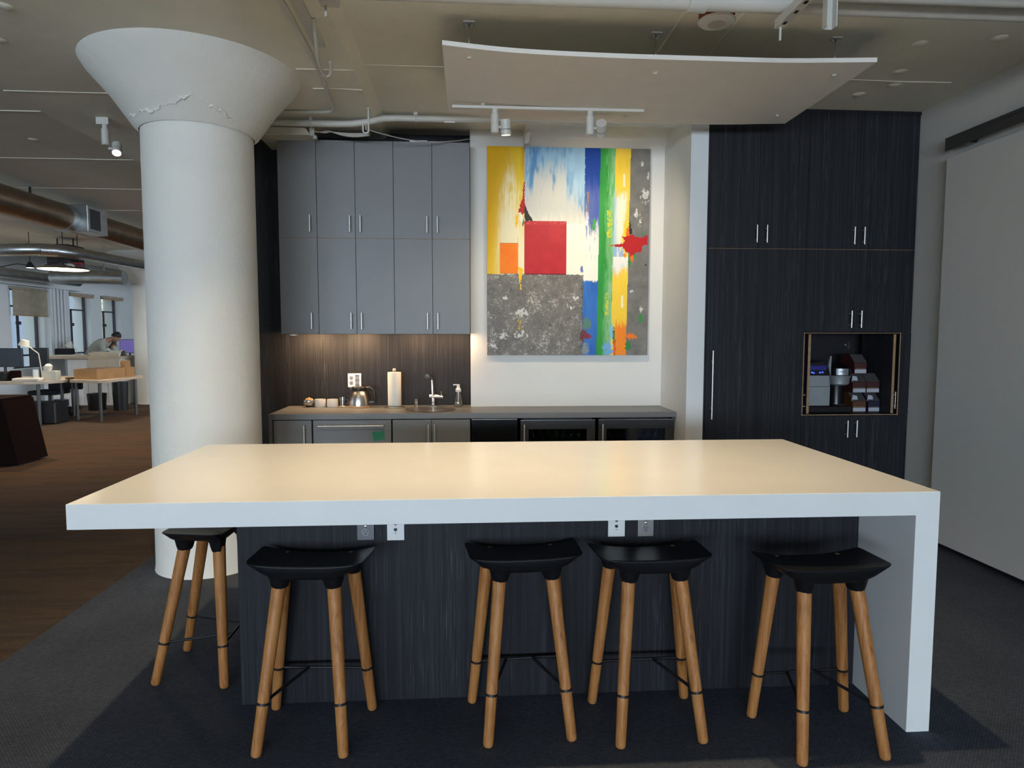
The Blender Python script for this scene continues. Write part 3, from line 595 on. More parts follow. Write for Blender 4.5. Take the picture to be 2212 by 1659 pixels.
# cartons of coffee pods stacked beside it
def pods(x, z, w, body, label, flap):
    o = thing('pod_carton', (x, 5.10, z), label, 'carton', 'coffee pod cartons in the niche'); y0 = 5.06; dp = .20; h = .150
    MB().prism([(y0, z), (y0 + dp, z), (y0 + dp, z + h), (y0 + .075, z + h), (y0, z + .085)], x - w / 2, x + w / 2, 'YZ').build('box', body, o, .001, 1)
    B(x - w / 2 + .004, x + w / 2 - .002, y0 - .0006, y0, z + .004, z + .034).build('label_strip', 'label_white', o)
    B(x - w / 2 + .010, x + w / 2 - .012, y0 - .0006, y0, z + .039, z + .0415).build('gold_line', 'plywood_edge', o)
    fm = MB(); fm._add([(x - w / 2, y0 - .0008, z + .088), (x + w / 2, y0 - .0008, z + .088), (x + w / 2, y0 + .073, z + h + .001), (x - w / 2, y0 + .073, z + h + .001)], [(0, 1, 2, 3)]); fm.build('slanted_lid', 'carton_grey', o)
    if flap: m = MB(); m.prism([(x - w / 2 - .004, z + .085), (x - w / 2 + .05, z + .082), (x - w / 2 + .038, z + .128), (x - w / 2 + .002, z + .135)], y0 + .01, y0 + .012, 'XZ'); m.build('torn_flap', 'label_white', o)
    return o
pods(3.094, .914, .108, 'carton_brown', 'brown pod carton with torn flap, bottom of the pile beside the coffee machine', True)
pods(3.214, .914, .094, 'carton_navy', 'navy pod carton with torn flap at the bottom of the pile by the niche side', True)
pods(3.088, 1.066, .108, 'carton_red', 'dark red pod carton in the middle layer beside the coffee machine', True)
pods(3.200, 1.066, .106, 'carton_red', 'dark red closed pod carton in the middle layer by the niche side', False)
pods(3.092, 1.218, .100, 'carton_red', 'dark red pod carton alone on top of the pile', False)

# ------------------------------------------------------------------ things on the worktop
Z = KT
bo = thing('steel_bowl', (-1.335, 5.66, Z), 'small round steel bowl with brown lumps at the dark end of the worktop', 'bowl')
MB().lathe([(.001, .002), (.022, .003), (.042, .022), (.050, .050), (.046, .062), (.043, .062), (.046, .048), (.038, .022), (.001, .008)], (-1.335, 5.66, Z), 32).build('bowl_shell', 'steel', bo)
for k, (dx, dy, dz) in enumerate(((0, 0, .062), (-.018, .01, .056), (.02, -.008, .055))):
    tag(MB().lathe([(0, -.02), (.014, -.014), (.02, 0), (.014, .014), (0, .02)], (-1.335 + dx, 5.66 + dy, Z + dz), 12).build('bread_roll', 'bread'), 'brown lump heaped in the small steel bowl', 'food', 'brown lumps in the steel bowl')
def mug(x, y, label):
    o = thing('mug', (x, y, Z), label, 'mug', 'white mugs on the worktop')
    MB().lathe([(.001, .001), (.044, .001), (.0475, .012), (.0455, .066), (.042, .066), (.044, .012), (.001, .008)], (x, y, Z), 32).build('cup', 'ceramic', o)
    MB().tube(arc((x, y + .05, Z + .036), .021, -PI / 2, PI / 2, 10, 'YZ'), .005, 8).build('handle', 'ceramic', o)
mug(-1.243, 5.66, 'squat white mug beside the steel bowl'); mug(-1.141, 5.655, 'squat white mug next to the glass mug')
gm = thing('glass_mug', (-1.068, 5.70, Z), 'small clear glass mug half behind the white mug', 'glass')
MB().lathe([(.001, .002), (.024, .002), (.028, .075), (.026, .075), (.022, .008), (.001, .006)], (-1.068, 5.70, Z), 24).build('cup', 'drink_glass', gm); MB().tube(arc((-1.04, 5.70, Z + .04), .022, -PI / 2, PI / 2, 10), .004, 8).build('handle', 'drink_glass', gm)
tag(MB().grid(lambda u, v: (-1.085 + .05 * u, 5.62 + .03 * v, Z + .003 + .006 * math.sin(u * PI)), 8, 4).build('paper_scrap', 'paper_towel'), 'crumpled white paper scrap in front of the glass mug', 'paper')
cp = thing('coffee_pot', (-.905, 5.62, Z), 'steel thermal coffee pot with black lid and handle under the outlet', 'coffee pot')
c0 = (-.912, 5.62, Z)
MB().lathe([(.001, 0), (.085, .001), (.088, .008), (.086, .014)], c0, 40).build('foot', 'bread', cp)
MB().lathe([(.083, .012), (.084, .03), (.077, .085), (.062, .125), (.050, .140), (.050, .146)], c0, 40).build('jug', 'steel', cp)
MB().lathe([(.058, .142), (.062, .150), (.062, .166), (.055, .174), (.001, .176)], c0, 40).build('lid', 'black_plastic', cp)
hd = MB().tube([(-.858, 5.62, Z + .160), (-.83, 5.62, Z + .166), (-.800, 5.62, Z + .150), (-.786, 5.62, Z + .11), (-.782, 5.62, Z + .065), (-.790, 5.62, Z + .045)], [.012, .014, .014, .013, .012, .010], 12); hd.box(-.862, -.79, 5.61, 5.63, Z + .036, Z + .052); hd.build('handle', 'black_plastic', cp)
MB().prism([(-.972, Z + .150), (-.993, Z + .166), (-.972, Z + .168)], 5.61, 5.63, 'XZ').build('spout', 'black_plastic', cp)
pt = thing('paper_towel_holder', (-.615, 5.58, Z), 'roll of paper towel upright on a round steel stand', 'paper towel')
MB().lathe([(.001, 0), (.085, .001), (.086, .008), (.06, .014), (.001, .015)], (-.615, 5.58, Z), 40).build('stand', 'steel', pt)
MB().lathe([(.001, 0), (.005, 0), (.005, .30), (.012, .303), (.016, .314), (.010, .326), (0, .329)], (-.615, 5.58, Z), 20).build('post', 'steel', pt)
MB().lathe([(.016, .017), (.0545, .017), (.0555, .02), (.0555, .293), (.0545, .296), (.018, .296)], (-.615, 5.58, Z), 48).build('towel_roll', 'paper_towel', pt)
sk = thing('sink', (-.305, 5.425, Z), 'round steel sink let into the worktop', 'sink')
MB().lathe([(.207, .0005), (.211, .003), (.198, .0055), (.190, .002), (.186, -.02), (.175, -.15), (.12, -.17), (.02, -.172), (.001, -.172)], (-.305, 5.425, Z), 64).build('bowl_shell', 'steel', sk)
MB().lathe([(.001, -.168), (.03, -.168), (.034, -.171)], (-.305, 5.425, Z), 24).build('drain', 'chrome', sk)
fa = thing('faucet', (-.300, 5.69, Z), 'chrome single-lever faucet behind the round sink', 'faucet')
fb = MB().tube([(-.300, 5.69, Z), (-.302, 5.69, Z + .07), (-.306, 5.69, Z + .10), (-.310, 5.69, Z + .225)], [.0165, .0165, .013, .0115], 16)
fb.tube([(-.310, 5.69, Z + .225), (-.312, 5.67, Z + .250), (-.322, 5.63, Z + .266), (-.336, 5.59, Z + .268), (-.338, 5.56, Z + .262)], .0115, 14); fb.build('body', 'chrome', fa)
MB().frustum((-.338, 5.57, Z + .264), (-.340, 5.53, Z + .262), .021, .019, 20).build('spray_head', 'chrome', fa)
fh = MB().frustum((-.330, 5.67, Z + .088), (-.215, 5.655, Z + .084), .0165, n=18); fh.frustum((-.228, 5.655, Z + .09), (-.232, 5.655, Z + .128), .0035, .005, 10); fh.build('lever', 'chrome', fa)
ss = thing('sink_spout', (-.440, 5.63, Z), 'stubby chrome cap standing at the near side of the round sink', 'spout')
MB().lathe([(.018, 0), (.019, .004), (.0145, .01), (.0145, .058), (.011, .068), (0, .072)], (-.44, 5.63, Z), 20).build('cap', 'chrome', ss); MB().tube([(-.44, 5.62, Z + .06), (-.438, 5.60, Z + .058), (-.438, 5.592, Z + .04)], .006, 10).build('nozzle', 'chrome', ss)
sd = thing('soap_dispenser', (-.085, 5.60, Z), 'clear pump soap bottle at the end of the sink beside the white wall', 'soap dispenser')
MB().lathe([(.001, .001), (.036, .002), (.040, .008), (.034, .05), (.017, .12), (.0165, .132)], (-.085, 5.60, Z), 28).build('bottle', 'drink_glass', sd)
MB().lathe([(.001, .004), (.034, .004), (.036, .01), (.031, .045), (0, .046)], (-.085, 5.60, Z), 28).build('soap', 'clear_plastic', sd)
pm = MB().lathe([(.0215, .128), (.024, .132), (.024, .150), (.014, .160), (.012, .185), (.014, .190), (.0, .193)], (-.085, 5.60, Z), 20); pm.box(-.128, -.085, 5.594, 5.606, Z + .184, Z + .192); pm.tube([(-.085, 5.60, Z + .02), (-.085, 5.60, Z + .13)], .006, 8); pm.build('pump', 'white_plastic', sd)
ol = thing('power_outlet', (-.97, 5.76, 1.13), 'double-gang white outlet plate on the dark wall behind the coffee pot', 'outlet')
B(-1.028, -.916, 5.753, 5.76, 1.073, 1.190).build('cover_plate', 'white_plastic', ol, .002)
B(-.966, -.932, 5.7515, 5.754, 1.085, 1.178).build('insert', 'leg_grey', ol)
for cx in (-.999, -.949):
    for dz in (.021, -.021):
        so = MB().lathe([(0, -.003), (.0165, -.003), (.0165, 0)], (cx, 5.753, 1.131 + dz), 18, 'Y').build('socket', 'socket_grey', ol)
        MB().box(cx - .008, cx - .005, 5.749, 5.7502, 1.131 + dz, 1.140 + dz).box(cx + .005, cx + .008, 5.749, 5.7502, 1.131 + dz, 1.140 + dz).box(cx - .003, cx + .003, 5.749, 5.7502, 1.121 + dz, 1.127 + dz).build('slots', 'black_plastic', so)

# ------------------------------------------------------------------ the painting
def vnoise(X, Y, seed, oct=4, gain=.55):
    out = np.zeros_like(X); amp = 1.0; tot = 0
    for o in range(oct):
        rg = np.random.RandomState(seed + o * 17); g = rg.rand(97, 97); x = X * 2 ** o; y = Y * 2 ** o
        xi = np.floor(x).astype(int); yi = np.floor(y).astype(int); fx = x - xi; fy = y - yi; fx = fx * fx * (3 - 2 * fx); fy = fy * fy * (3 - 2 * fy)
        a = g[yi % 97, xi % 97]; b = g[yi % 97, (xi + 1) % 97]; c = g[(yi + 1) % 97, xi % 97]; d = g[(yi + 1) % 97, (xi + 1) % 97]
        out += amp * ((a * (1 - fx) + b * fx) * (1 - fy) + (c * (1 - fx) + d * fx) * fy); tot += amp; amp *= gain
    return out / tot
def pigment(nu, nv):
    # canvas coordinates in thousandths of the width (x) and of the height (y, downwards)
    x, y = np.meshgrid(np.linspace(0, 1163, nu), np.linspace(0, 1490, nv)); x = x + 75; y = y + 58
    col = np.zeros((nv, nu, 3)); R = lambda r, g, b: np.array(srgb(r, g, b))
    st = vnoise(x / 9, y / 70, 1, 4); st2 = vnoise(x / 26, y / 150, 5, 4); fine = vnoise(x / 7, y / 7, 9, 3); blot = vnoise(x / 55, y / 55, 13, 5, .6); big = vnoise(x / 130, y / 130, 21, 4)
    jx = x + (vnoise(x / 14, y / 14, 33, 3) - .5) * 16; jy = y + (st - .5) * 150
    sstep = lambda a, b, v: np.clip((v - a) / (b - a), 0, 1) ** 2 * (3 - 2 * np.clip((v - a) / (b - a), 0, 1))
    def put(mask, c):
        m = np.clip(mask, 0, 1)[..., None]; col[:] = col * (1 - m) + (c if getattr(c, 'ndim', 1) == 3 else np.broadcast_to(c, col.shape)) * m
    def rect(x0, x1, y0, y1, j=0): xx = x + (jx - x) * j; yy = y + (jx - x) * j; return ((xx >= x0) & (xx < x1) & (yy >= y0) & (yy < y1)).astype(float)
    lerp = lambda a, b, t: a * (1 - t[..., None]) + b * t[..., None]
    # yellow field at the left, fading to cream
    t = sstep(300, 640, jy * .70 + big * 200 + (70 - abs(x - 225)) * 1.1) * .85; t = t * sstep(115, 215, x + (st2 - .5) * 80)
    yel = lerp(R(222, 168, 8), R(232, 196, 48), sstep(100, 300, x + (jy - 300) * .2)); put(rect(0, 345, 0, 966), lerp(yel, R(238, 232, 205), np.clip(t, 0, 1)))
    put(rect(300, 340, 58, 330) * sstep(300, 335, x) * sstep(330, 180, y), R(216, 160, 16))
    put(rect(0, 340, 0, 966) * sstep(330, 120, abs(x - 240) * 3 + abs(y - 400) * .9 + (st - .5) * 160) * sstep(.25, .7, st) * .75, R(242, 236, 206))
    # sky
    t = sstep(190, 380, jy + (st2 - .5) * 320 + np.where(x > 640, -90, 0) - np.where((x > 400) & (x < 720), -30, 60)); sky = lerp(lerp(R(88, 140, 190), R(140, 182, 214), sstep(.35, .65, st2)), lerp(R(206, 204, 196), R(186, 190, 190), st), t)
    put(rect(338, 775, 0, 970), sky); put(rect(338, 775, 0, 970) * sstep(560, 760, x) * sstep(560, 300, y) * .75, R(160, 196, 222))
    put(rect(338, 775, 0, 970) * sstep(480, 700, y + (st - .5) * 120), R(240, 236, 222)); put(rect(338, 372, 70, 420) * sstep(.4, .7, st), R(170, 196, 214))
    # navy and blue strip
    t = sstep(260, 420, jy); navy = lerp(R(14, 62, 152), lerp(R(92, 104, 166), R(60, 90, 170), st2), t); put(rect(768, 882, 0, 760, .3), navy)
    put(((x > 640) & (x < 880) & (y < 1020)).astype(float) * sstep(560, 720, jy + (x < 800) * 90 + (st2 - .5) * 200) * (x > 762), R(244, 240, 228)); put(rect(630, 770, 600, 966), R(242, 238, 222))
    put(rect(758, 872, 1005, 1600) * sstep(985, 1015, y + (st - .5) * 90), lerp(R(38, 92, 176), R(64, 122, 200), st2)); put(rect(775, 882, 560, 960) * sstep(.60, .72, st) * sstep(960, 700, y), R(110, 140, 190))
    put(rect(778, 798, 370, 510, .6) * sstep(.45, .6, st), R(150, 120, 90))
    # green strip
    e0 = 880 - (y - 60) * .012; e1 = 988 - (y - 60) * .014; g = ((x >= e0) & (x < e1)).astype(float)
    put(g, lerp(lerp(R(30, 132, 44), R(62, 160, 74), st2), R(140, 190, 140), sstep(915, 975, x + (y - 60) * .012 + (st2 - .5) * 50)))
    put(g * sstep(.5, .7, st) * (x > e0 + 40), R(90, 176, 100)); put(rect(930, 965, 500, 690, 1.2) * sstep(.48, .55, fine), R(214, 206, 40)); put(rect(925, 948, 1095, 1260, 1.0) * sstep(.48, .55, fine), R(224, 206, 40))
    # yellow strip, whites and orange on it
    e2 = 1097 - (y - 60) * .012; ys_ = ((x >= e1) & (x < e2)).astype(float); put(ys_, lerp(R(240, 198, 40), R(248, 214, 90), st2))
    put(ys_ * sstep(340, 400, jy) * sstep(1075, 1040, x + (y - 560) * .10 + (st - .5) * 40) * sstep(1000, 860, y), lerp(R(238, 232, 210), R(168, 196, 222), sstep(1015, 985, x + (st2 - .5) * 30)))
    put(ys_ * ((y > 760) & (y < 900)) * sstep(.5, .6, st2 + (900 - y) / 900), R(150, 184, 220)); put(ys_ * ((y > 830) & (y < 1000)) * sstep(940, 890, jy), R(236, 236, 232))
    put(rect(1044, 1058, 240, 330, .5), R(244, 236, 200)); put(rect(1040, 1056, 1110, 1200, .5), R(246, 236, 196))
    put(((x > 988) & (x < e2)).astype(float) * sstep(1290, 1340, jy), lerp(R(244, 128, 26), R(240, 150, 50), st2)); put(rect(985, 1005, 1430, 1600, 1), R(226, 96, 30))
    # grey strip at the right and grey block below
    gr = lerp(R(98, 98, 96), R(136, 134, 130), blot); put(((x >= e2)).astype(float), gr); put((rect(0, 762, 962, 1600, .9)), lerp(R(98, 97, 95), R(134, 131, 126), sstep(.2, .8, blot * .5 + fine * .5)))
    put(rect(0, 762, 962, 1600, .9) * sstep(.60, .72, fine * .5 + blot * .5) * .8, R(190, 188, 182)); put(rect(0, 762, 962, 1600, .9) * sstep(.34, .25, fine * .5 + vnoise(x / 40, y / 40, 71, 3) * .5) * .7, R(66, 64, 64))
    def blotch(cx, cy, rx, ry, c, th=.5, k=1.0): d = ((x - cx) / rx) ** 2 + ((y - cy) / ry) ** 2; put(sstep(th + .06, th - .06, d * .5 + (vnoise(x / 13, y / 17, int(cx * 3 + cy), 4, .65) - .5) * 1.5 * k), c)
    for cx, cy, rx, ry in ((1178, 172, 16, 20), (1226, 245, 8, 24), (1205, 385, 26, 50), (1140, 520, 14, 40), (1170, 560, 16, 46), (1185, 1215, 16, 24), (1115, 1080, 14, 10), (110, 1470, 36, 28), (320, 1400, 44, 26), (330, 1240, 50, 24), (200, 1400, 60, 26), (670, 1195, 34, 14), (700, 1135, 24, 16), (210, 1130, 20, 16)): blotch(cx, cy, rx, ry, R(206, 206, 202), .25, 2.2)
    # squares
    put(rect(340, 641, 580, 962), lerp(R(166, 24, 38), R(192, 44, 54), blot)); put(rect(340, 641, 580, 606) * sstep(.5, .65, fine), R(206, 80, 84)); put(rect(346, 641, 955, 964) * .8, R(70, 10, 16))
    put(rect(163, 294, 740, 957), lerp(R(240, 116, 18), R(246, 140, 30), blot)); put(rect(163, 294, 738, 742), R(200, 120, 20)); put(rect(163, 300, 955, 961) * .8, R(90, 50, 20))
    # splashes
    def tri(pts, c, j=1.0):
        xx = x + (jx - x) * j; yy = y + (vnoise(x / 12, y / 12, 55, 3) - .5) * 18 * j; m = np.zeros_like(x, bool); n = len(pts); k = n - 1
        for i in range(n):
            xi, yi = pts[i]; xk, yk = pts[k]; cond = ((yi > yy) != (yk > yy)) & (xx < (xk - xi) * (yy - yi) / (yk - yi + 1e-9) + xi); m ^= cond; k = i
        put(m.astype(float), c)
    tri([(340, 455), (356, 500), (380, 545), (400, 580), (345, 582), (334, 520)], R(40, 42, 40)); tri([(300, 500), (322, 430), (334, 305), (340, 305), (342, 460), (334, 530), (318, 545), (312, 520), (292, 528)], R(178, 30, 30)); tri([(305, 520), (322, 545), (330, 615), (318, 600), (300, 560)], R(232, 236, 232)); tri([(322, 600), (336, 560), (336, 625), (326, 618)], R(90, 104, 40))
    tri([(275, 545), (290, 530), (290, 600), (280, 645), (276, 600)], R(240, 192, 40)); tri([(294, 900), (330, 930), (318, 1000), (305, 1035), (300, 970)], R(236, 190, 30), .6); tri([(312, 1035), (320, 1035), (318, 1075), (310, 1070)], R(230, 190, 30), .4); put(rect(296, 318, 1290, 1370, 1) * sstep(.5, .6, fine), R(220, 180, 40)); put(rect(292, 296, 690, 740), R(200, 190, 120))
    tri([(1092, 535), (1100, 600), (1116, 660), (1092, 668)], R(44, 40, 38)); tri([(1070, 640), (1086, 605), (1092, 640), (1090, 700), (1072, 690)], R(238, 110, 26)); tri([(970, 748), (1050, 735), (1062, 716), (1042, 684), (1085, 678), (1120, 668), (1150, 690), (1190, 690), (1228, 668), (1228, 742), (1190, 750), (1180, 796), (1135, 800), (1112, 866), (1092, 800), (1062, 792), (1050, 762), (1000, 758)], R(182, 34, 36)); tri([(915, 749), (985, 745), (985, 757)], R(160, 120, 50), .3)
    for cx, cy, rx, ry, c in ((1196, 657, 14, 10, R(56, 150, 76)), (1135, 832, 12, 14, R(60, 150, 76)), (1096, 870, 10, 40, R(52, 130, 64)), (1060, 820, 12, 18, R(240, 130, 30)), (1115, 840, 12, 22, R(236, 110, 30)), (1182, 1275, 20, 34, R(50, 140, 66)), (1112, 1410, 44, 22, R(232, 122, 44)), (1094, 1480, 22, 34, R(56, 128, 70)), (790, 1310, 34, 50, R(90, 128, 118)), (772, 1400, 30, 44, R(110, 60, 66)), (808, 1410, 20, 18, R(140, 50, 60)), (784, 1500, 24, 40, R(130, 142, 150)), (836, 595, 12, 44, R(70, 160, 70)), (945, 1500, 38, 56, R(116, 172, 220)), (975, 1380, 16, 60, R(130, 190, 210)), (990, 1400, 8, 60, R(50, 120, 60)), (1214, 888, 8, 10, R(52, 52, 54)), (752, 930, 10, 26, R(90, 110, 180))): blotch(cx, cy, rx, ry, c, .45, 1.1)
    put(rect(1115, 1190, 1478, 1484, 1.6) * sstep(.42, .5, fine), R(70, 70, 140)); put(rect(752, 762, 1000, 1500, 1.6) * sstep(.45, .6, fine) * .8, R(50, 52, 56))
    put(np.ones_like(x) * .16, lerp(col * .80, np.minimum(col * 1.18, 1), st)); return np.clip(col, 0, 1)
PX0, PX1, PZ0, PZ1, PY = .158, 1.511, 1.351, 3.055, 5.585
pa = thing('painting', ((PX0 + PX1) / 2, PY, PZ0), 'large colourful abstract canvas with red square hanging on the white wall', 'painting')
nu, nv = 320, 404; pg = pigment(nu + 1, nv + 1)
me = bpy.data.meshes.new('canvas_front'); off = parent_off(pa)
vs = [(PX0 + (PX1 - PX0) * i / nu - off.x, PY - .040 - off.y, PZ1 - (PZ1 - PZ0) * j / nv - off.z) for j in range(nv + 1) for i in range(nu + 1)]
me.from_pydata(vs, [], [(j * (nu + 1) + i, (j + 1) * (nu + 1) + i, (j + 1) * (nu + 1) + i + 1, j * (nu + 1) + i + 1) for j in range(nv) for i in range(nu)])
at_ = me.color_attributes.new('pigment', 'FLOAT_COLOR', 'POINT'); at_.data.foreach_set('color', np.concatenate([pg.reshape(-1, 3), np.ones(((nu + 1) * (nv + 1), 1))], 1).astype(np.float32).ravel())
me.materials.append(M['painting_oil']); o = bpy.data.objects.new('canvas_front', me); C.objects.link(o); o.parent = pa
B(PX0, PX1, PY - .0395, PY + .004, PZ0, PZ1).build('stretcher', 'paper_brown', pa)

# ------------------------------------------------------------------ overhead
ap = thing('acoustic_panel', (1.04, 4.1, 2.99), 'white wavy acoustic panel hung just below the ceiling', 'ceiling panel')
KX = [(-.13, 3.026), (.17, 2.999), (.46, 2.989), (.84, 2.984), (1.21, 2.984), (1.72, 2.984), (2.225, 3.003)]
def pz(x):
    for (a, za), (b, zb) in zip(KX, KX[1:]):
        if x <= b or b == KX[-1][0]: return za + (zb - za) * (x - a) / (b - a)
PY0, PY1 = 3.6, 4.66
xs_ = [-.13 + 2.355 * i / 40 for i in range(41)]
zs_ = [pz(x) for x in xs_]
for _ in range(6): zs_ = [zs_[0]] + [(zs_[i - 1] + 2 * zs_[i] + zs_[i + 1]) / 4 for i in range(1, 40)] + [zs_[40]]
MB().prism([(x, z) for x, z in zip(xs_, zs_)] + [(x, z + .024) for x, z in reversed(list(zip(xs_, zs_)))], PY0, PY1, 'XZ').build('panel', 'acoustic_panel', ap)
def pzs(x): i = min(39, max(0, int((x + .13) / 2.355 * 40))); return zs_[i]
for x, y in ((.01, 3.72), (1.05, 3.78), (2.08, 3.77), (2.08, 4.47), (.01, 4.50), (1.05, 4.52)):
    zz = pzs(x); MB().lathe([(0, -.010), (.010, -.009), (.013, -.002), (.022, -.001), (.022, .0)], (x, y, zz), 16).build('fixing_cap', 'white_metal', ap)
    w = MB().tube([(x, y, zz + .024), (x, y, ZC)], .0022, 6); w.build('hanger_wire', 'steel', ap)
    MB().box(x - .03, x + .03, y - .025, y + .025, ZC - .006, ZC).tube([(x - .02, y, ZC - .006), (x, y, ZC - .035), (x + .02, y, ZC - .006)], .003, 6).build('anchor', 'white_metal', ap)
tr = thing('track_light', (.525, 4.395, 2.985), 'white track with two spot heads under the acoustic panel', 'track light')
B(-.097, 1.147, 4.378, 4.412, 2.967, 2.985).build('rail', 'white_metal', tr, .002); B(1.06, 1.18, 4.385, 4.415, 2.9855, 2.990).build('feed_clip', 'white_metal', tr)
m = MB(); [m.box(x - .012, x + .012, 4.39, 4.40, 2.984, pzs(x) + .001) for x in (.1, .55, 1.0)]; m.build('clip', 'steel', tr)
def spot_head(tr, x, y, ztop, hx, hz0, tilt_target, lens):
    dv = MB().lathe([(.020, 0), (.020, -.028), (.027, -.032), (.027, -.145), (.022, -.150), (0, -.150)], (x, y, ztop), 24).build('driver', 'white_metal', tr)
    p = Vector((hx, y, hz0)); d = (Vector(tilt_target) - p).normalized(); a = p - d * .048; b = p + d * .048
    MB().frustum((x + .02, y, hz0), (hx - .02, y, hz0), .009, n=12).build('arm', 'white_metal', tr)
    h = MB().frustum(a, b, .034, n=28).build('head', 'white_metal', tr, .003, 2)
    rg = MB().frustum(p + d * .012, p + d * .015, .0345, n=28).build('groove', 'black_metal', h)
    MB().frustum(b - d * .001, b + d * .002, .028, n=24).build('lens', lens, h)
    return b, d
b, dd = spot_head(tr, .176, 4.395, 2.967, .246, 2.857, (.30, 4.62, 1.8), 'lens_soft'); lamp('track_bulb', 'SPOT', b + dd * .02, b + dd, 26, WARM, spot_size=2.2, spot_blend=.8, shadow_soft_size=.02)
b, dd = spot_head(tr, .795, 4.395, 2.967, .868, 2.862, (1.04, 5.55, 2.20), 'lens_soft'); lamp('track_bulb', 'SPOT', b + dd * .02, b + dd, 52, (1, .82, .55), spot_size=1.75, spot_blend=1.0, shadow_soft_size=.02)
# pipe along the wall head, with clamps
pp = thing('conduit_pipe', (.4, 5.12, 3.14), 'white conduit pipe running along the ceiling above the upper cabinets', 'pipe')
MB().tube([(-1.60, 5.20, 3.098), (-.95, 5.20, 3.098), (-.86, 5.20, 3.102), (-.74, 5.20, 3.120), (-.63, 5.20, 3.146), (-.52, 5.20, 3.150), (.4, 5.20, 3.150), (1.642, 5.20, 3.150)], .0235, 16).build('pipe', 'white_metal', pp)
for x in (-1.17, -.39, .30, 1.44):
    z = 3.098 if x < -.9 else 3.150
    m = MB().tube(arc((x, 5.20, z), .027, 0, 2 * PI, 20, 'YZ'), .004, 8); m.box(x - .014, x + .014, 5.185, 5.215, z + .022, ZC if x > -.66 else ZD); m.build('clamp', 'white_metal', pp)
MB().box(-.115 - .06, -.115 + .02, 5.172, 5.19, 3.118, 3.128).build('tag', 'white_plastic', pp)
dk = thing('duct_stub', (-1.35, 5.3, 3.03), 'short cream duct box above the upper cabinets beside the column', 'duct')
MB().prism([(-1.60, 3.03), (-1.19, 3.034), (-1.23, 3.09), (-1.60, 3.09)], 5.27, 5.70, 'XZ').build('box', 'lamp_cream', dk, .004)
MB().box(-1.20, -1.165, 5.28, 5.30, 3.03, 3.09).box(-1.175, -1.15, 5.28, 5.32, 3.01, 3.035).build('bracket', 'white_metal', dk)
cd = MB().tube([(-.885, 2.0, 3.138), (-.905, 4.2, 3.138), (-.950, 4.92, 3.138), (-.962, 4.985, 3.136), (-.985, 5.035, 3.136), (-1.05, 5.055, 3.136), (-1.6, 5.075, 3.136)], .0125, 12)
tag(cd.build('ceiling_conduit', 'white_metal'), 'thin white conduit bending round the column head on the ceiling', 'conduit')
cb = MB(); cb.box(-.862, -.800, 2.0, 3.95, 3.139, 3.150); tag(cb.build('cable_raceway', 'white_metal'), 'flat white raceway on the ceiling beside the column head', 'raceway')
def jhook(name, x, y, ztop, zbot, w, label):
    m = MB(); m.tube([(x + w, y, ztop), (x + w, y, zbot + w * .6)] + arc((x, y, zbot + w * .6), w, 0, -PI, 12) + [(x - w, y, zbot + w * .6 + .05)], .0065, 10); m.box(x + w - .012, x + w + .012, y - .015, y + .015, ztop - .004, ztop)
    return tag(m.build(name, 'white_metal'), label, 'hook')
jhook('cable_hook', -.735, 5.0, ZD, 2.985, .020, 'long white cable hook hanging over the upper cabinets')
m = MB(); m.tube([(-.79, 3.62, ZD), (-.80, 3.70, 3.10), (-.85, 3.98, 3.085), (-.862, 4.12, 3.075), (-.85, 4.19, 3.07), (-.825, 4.19, 3.075), (-.805, 4.14, 3.09), (-.80, 4.08, 3.11)], .0095, 10)
tag(m.build('cable_hook', 'white_metal'), 'white hooked strap hanging from the ceiling raceway beside the column head', 'hook')
bxj = thing('junction_box', (-.66, 3.38, 3.1), 'small white junction box on the ceiling at the raceway', 'junction box')
B(-.705, -.615, 3.30, 3.40, 3.10, ZD).build('box', 'white_metal', bxj, .004); MB().frustum((-.68, 3.385, 3.10), (-.68, 3.385, 3.05), .006, n=8).build('stem', 'white_metal', bxj)
for k in range(5):
    zz = 2.995 + .006 * k; sg = .05 - .009 * k
    tag(MB().tube([(-1.20, 5.36 - .02 * k, 3.07), (-1.08, 5.30, 3.075 - .004 * k)] + [(-1.08 + .34 * i / 8, 5.25 - .03 * i / 8, 3.075 - .004 * k - sg * math.sin(PI * i / 8) * .6 - (.05 - .008 * k) * i / 8) for i in range(1, 9)] + [(-.735, 5.0, zz + .012)], .0038, 8).build('data_cable', 'cable_grey'), 'grey data cable sagging into the long cable hook', 'cable', 'data cables over the upper cabinets')
tag(MB().tube([(-.735, 5.0, 3.005)] + [(-.735 + .75 * i / 10, 5.0 + .5 * i / 10, 3.005 + .085 * (i / 10) - .05 * math.sin(PI * i / 10)) for i in range(1, 10)] + [(.012, 5.52, 3.10), (.014, 5.58, 3.112)], .0038, 8).build('data_cable', 'cable_grey'), 'single grey cable running from the long hook to the white wall', 'cable')
wd = thing('wall_sensor', (.48, 5.50, 3.09), 'small white bracketed sensor above the painting', 'sensor')
MB().prism([(.455, 3.06), (.492, 3.06), (.508, 3.155), (.478, 3.155)], 5.45, 5.49, 'XZ').build('body', 'white_plastic', wd, .004); B(.465, .505, 5.47, 5.52, 3.15, 3.175).build('bracket', 'white_metal', wd)
